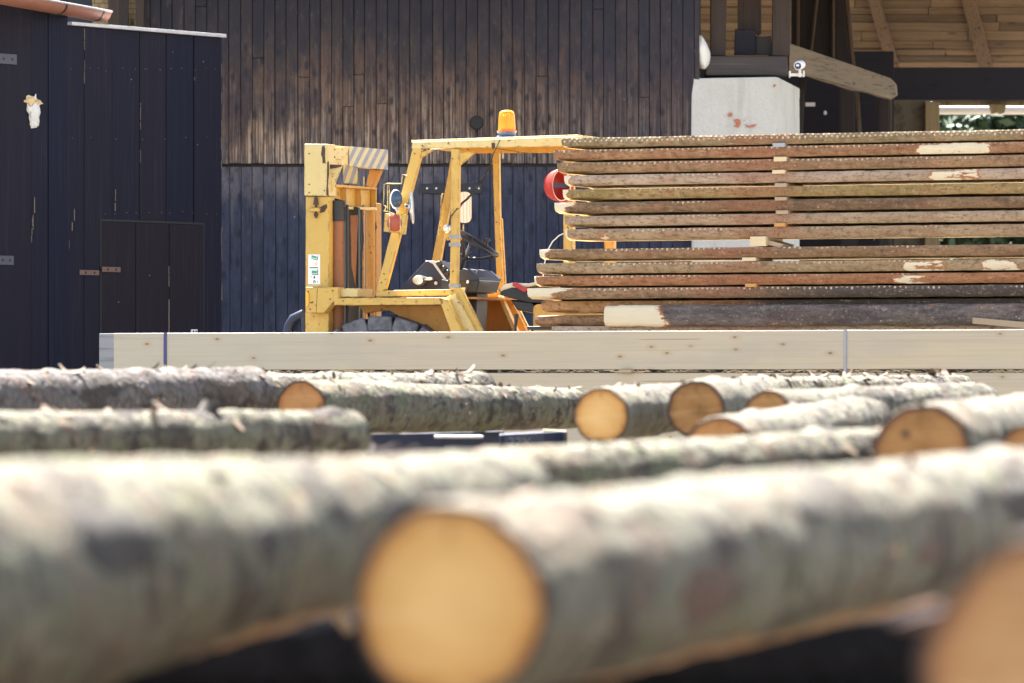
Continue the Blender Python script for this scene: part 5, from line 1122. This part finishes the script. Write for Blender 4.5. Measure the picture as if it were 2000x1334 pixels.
def stub(o, rad, x, th, ln, r, mat, name='branch_stub', lean=(0, 0, 0), n=9):
    R0 = rad(x, th); nr = Vector((0, math.cos(th), math.sin(th))); p = Vector((x, 0, 0)) + nr * R0 * .85; e = nr + Vector(lean)
    e.normalize(); mb = MB(); mb.tube([p, p + e * ln * .5 + Vector((.004, 0, 0)), p + e * ln], [r * 1.25, r, r * .8], n)
    c = mb.build(name, mat, origin=(0, 0, 0), smooth=True); c.parent = o; return c
LG = {}
LG['B'] = log('big blurred log with a round golden cut face in the middle of the frame front', (879, 1183, 202, 9.68), (1750, 1045, 146, 13.0), 0, 2.9, 'bark1', 'cut', 1, 1.2, 160)
LG['A'] = log('thick blurred log lying along the golden faced one, its near end out of frame', (200, 1113, 220, 11.1), (680, 1028, 143, 13.2), 3.0, 1.9, 'bark2', 'cut', 2, 1.2, 170)
LG['C'] = log('huge orange faced log cut off by the bottom corner of the frame', (2085, 1335, 305, 7.4), (2700, 1150, 230, 9.6), 0, 1.0, 'bark3', 'cutpink', 3, 1.1, 40)
LG['D'] = log('mossy bumpy log lying crosswise behind the golden faced log', (975, 955, 82, 17.6), (1745, 911, 74, 19.7), .1, .0, 'bark2', 'cut', 4, 1.5, 150, whorl=1.2)
LG['E'] = log('log with a brown dark rimmed face and a small knot hole', (1797, 885, 99, 18.3), (2080, 845, 75, 23.0), 0, 1.5, 'bark1', 'cutbrown', 5, 1.0, 70)
LG['G'] = log('log at the frame edge showing a sliver of reddish face', (2012, 892, 66, 18.9), (2300, 850, 54, 23.0), 0, .5, 'bark1', 'cutred', 6, 1.0, 40)
LG['L'] = log('pale log resting behind the dark rimmed one at the frame edge', (1818, 852, 50, 21.5), (2140, 792, 50, 26.0), 0, 1.0, 'bark1', 'cut', 7, 1.1, 60)
LG['H'] = log('bleached log with an orange face half hidden behind the crosswise mossy log', (1405, 888, 73, 21.3), (1700, 824, 55, 26.3), 0, 1.2, 'bark1', 'cutred', 8, 1.2, 90)
LG['J'] = log('log with a tan upright oval face between two paler faced logs', (1360, 800, 58, 25.6), (1520, 780, 46, 31.0), 0, .2, 'bark1', 'cutbrown', 9, 1.0, 60)
LG['K'] = log('log peeping out with only the top of its brown face visible', (1499, 809, 48, 24.3), (1900, 790, 42, 28.5), 0, .2, 'bark1', 'cutbrown', 10, 1.1, 60)
LG['R'] = log('shaggy pale log right in front of the planed beams with peeling bark', (1440, 778, 44, 30.0), (1878, 771, 40, 32.0), .0, 0, 'bark1', 'cut', 11, 2.0, 330, whorl=1.2, big=6)
LG['M'] = log('log with a full round yellow face beside the long sharp log', (1174, 811, 55, 25.3), (1335, 795, 45, 31.0), 0, .2, 'bark1', 'cut', 12, 1.0, 50)
LG['N'] = log('long sharply seen log with orange brown face in the middle row', (588, 797, 55, 28.0), (1118, 797, 39, 31.0), 0, 0, 'bark2', 'cutred', 13, .9, 140)
LG['Q'] = log('pale log lying just behind the long orange brown faced log', (480, 782, 49, 29.6), (938, 769, 43, 31.3), .2, 0, 'bark1', 'cut', 14, 1.4, 260, big=9)
LG['O'] = log('dark furrowed log with a green smear, ending beside the orange brown face', (-150, 792, 66, 26.0), (496, 776, 57, 28.3), 1.0, 0, 'bark3', 'cutbrown', 15, 1.6, 200, big=6)
LG['P'] = log('blurred log with a stubby broken knob on its top', (-100, 872, 67, 20.0), (684, 852, 52, 22.3), 1.0, 0, 'bark2', 'cut', 16, 1.4, 150, big=6)
# lower tier, mostly in the shade
LG['S1'] = log('shaded bearer log lying across the ground under the nearest logs', (-600, 1560, 118, 12.4), (2700, 1560, 118, 12.6), 0, 0, 'shadebark', 'cutbrown', 21, 1.0, 0, group=None)
LG['S2'] = log('shaded bearer log under the far end of the golden faced log', (-400, 1290, 112, 15.2), (2400, 1280, 112, 15.6), 0, 0, 'shadebark', 'cutbrown', 22, 1.0, 0, group=None)
LG['T'] = log('small grey pole end peeking out behind the knobbed blurred log', (640, 874, 13, 24.4), (724, 873, 12, 24.0), 1.0, 0, 'bark3', 'greyend', 23, .8, 0, group=None)
o, Mx, rad, L = LG['P']; stub(o, rad, 2.62, 1.75, .06, .035, M['bark3'], lean=(.3, 0, 0))
o, Mx, rad, L = LG['O']; c = stub(o, rad, 2.86, -.25 + math.pi, .012, .03, M['leaf'], 'green_mark'); 
o, Mx, rad, L = LG['N']; stub(o, rad, 2.9, 2.2, .05, .006, M['flake'])
o, Mx, rad, L = LG['A']
stub(o, rad, 4.62, 4.25, .11, .014, M['brownwood'], 'torn_splinter', (.8, 0, 0))
def bare_strip(o, rad, L, x0, x1, t0, t1, seed, mat='innerbark', name='bare_strip'):
    mb = MB(); N = 60; K = 7
    for i in range(N + 1):
        x = x0 + (x1 - x0) * i / N; w0 = t0 + .14 * noise.noise((x * 2.3, seed, 0)) + .07 * noise.noise((x * 9, seed, 1)); w1 = t1 + .14 * noise.noise((x * 2.0, seed, 5)); f = min(1, 5 * min(i / N, 1 - i / N)); mid = (w0 + w1) / 2
        cy = .012 * noise.noise((x * .7, o['seed'] * 11.7, 3)); cz = .012 * noise.noise((x * .7, o['seed'] * 11.7, 8))
        for k in range(K):
            th = mid + (w0 + (w1 - w0) * k / (K - 1) - mid) * f; r = rad(x, th) + (.003 if 0 < k < K - 1 else -.004); mb.v.append(Vector((x, cy + r * math.cos(th), cz + r * math.sin(th))))
    for i in range(N):
        for k in range(K - 1): a = i * K + k; mb.f.append([a, a + 1, a + K + 1, a + K]); mb.m.append(0)
    c = mb.build(name, M[mat], origin=(0, 0, 0), smooth=True); c.parent = o
bare_strip(o, rad, L, 3.3, 5.5, 3.95, 4.5, 2.2)
for x0, x1, t0, t1, sd_ in ((4.72, 5.2, 2.6, 3.35, 3.1), (2.05, 2.62, 2.35, 3.1, 4.4), (3.4, 3.62, 2.75, 3.2, 9.1)): bare_strip(o, rad, L, x0, x1, t0, t1, sd_, 'darkbark', 'torn_bark_patch')
o, Mx, rad, L = LG['B']; bare_strip(o, rad, L, .5, 4.0, 4.05, 4.55, 7.7)
for x0, x1, t0, t1, sd_, m_ in ((.88, 1.3, 2.85, 3.6, 5.5, 'brownbark'), (1.9, 2.15, 2.3, 2.75, 6.5, 'darkbark'), (2.9, 3.2, 3.0, 3.5, 8.5, 'brownbark'), (3.9, 4.4, 2.5, 3.2, 2.5, 'darkbark')): bare_strip(o, rad, L, x0, x1, t0, t1, sd_, m_, 'torn_bark_patch')
# bare strips where the harvester tore the bark
o, Mx, rad, L = LG['E']; mb = MB(); mb.lathe([(.012, 0), (.009, .003)], (-.004, .045, .06), (-1, 0, 0), 10); c = mb.build('knot_hole', M['rust'], origin=(0, 0, 0)); c.parent = o
o, Mx, rad, L = LG['C']; mb = MB(); mb.tube([Vector((0.01, .17, .085)), Vector((-.005, .205, .082)), Vector((-.01, .232, .078))], [.016, .010, .003], 8); c = mb.build('torn_splinter', M['rust'], origin=(0, 0, 0), smooth=True); c.parent = o
# ------------------------------------------------------------------ steel rack under the middle row
rack = empty('log_rack', Vector((-.2, 29.3, 0)), 'dark blue steel rack rail with faded marks under the long sharp log', 'rack')
def rail(pa, pb, hgt, dep, name, mat):
    a = P(*pa); b = P(*pb); mb = MB(); mb.prism([a, b, b - UP * hgt, a - UP * hgt], (0, dep, 0)); return mb.build(name, M[mat], rack, bevel=.004)
r1 = rail((690, 850, 30.2), (985, 842, 30.4), .2, .12, 'rail', 'bluesteel'); r2_ = rail((975, 849, 28.4), (1107, 842, 28.5), .075, .5, 'rail_head', 'bluesteel')
rail((1101, 843, 28.39), (1108, 843, 28.39), .085, .5, 'end_plate', 'black'); rail((848, 850.5, 28.7), (944, 850.5, 28.7), .014, .06, 'rail_sunlit_strip', 'zinc'); rail((1060, 838.5, 28.6), (1106, 841, 28.6), .012, .05, 'wood_litter', 'sawn')  # zinc strip added as the painted sunlit top of the rail
for px in (720, 1060): a = P(px, 862, 29.05); MB().box((a.x, a.y + .06, (a.z - .2) / 2), (.1, .1, a.z - .2)).build('rack_leg', M['bluesteel'], rack)
fc = bpy.data.curves.new('lettering', 'FONT'); fc.body = '22IK'; fc.size = .062; fc.extrude = .0008; fo = bpy.data.objects.new('lettering', fc)
COL.objects.link(fo); dg = bpy.context.evaluated_depsgraph_get(); me = bpy.data.meshes.new_from_object(fo.evaluated_get(dg)); COL.objects.unlink(fo); bpy.data.objects.remove(fo)
lo = bpy.data.objects.new('lettering', me); COL.objects.link(lo); me.materials.append(M['teal']); q = P(993, 871, 28.385); lo.rotation_euler = (R(90), 0, 0); lo.parent = rack; lo.location = q - Vector(rack.location)
mb = MB(); a = P(985, 849, 28.39); b = P(1062, 846, 28.39); mb.prism([a, b, b - UP * .07, a - UP * .07], (0, .02, 0)); mb.build('marked_plate', M['navyplastic'], rack)
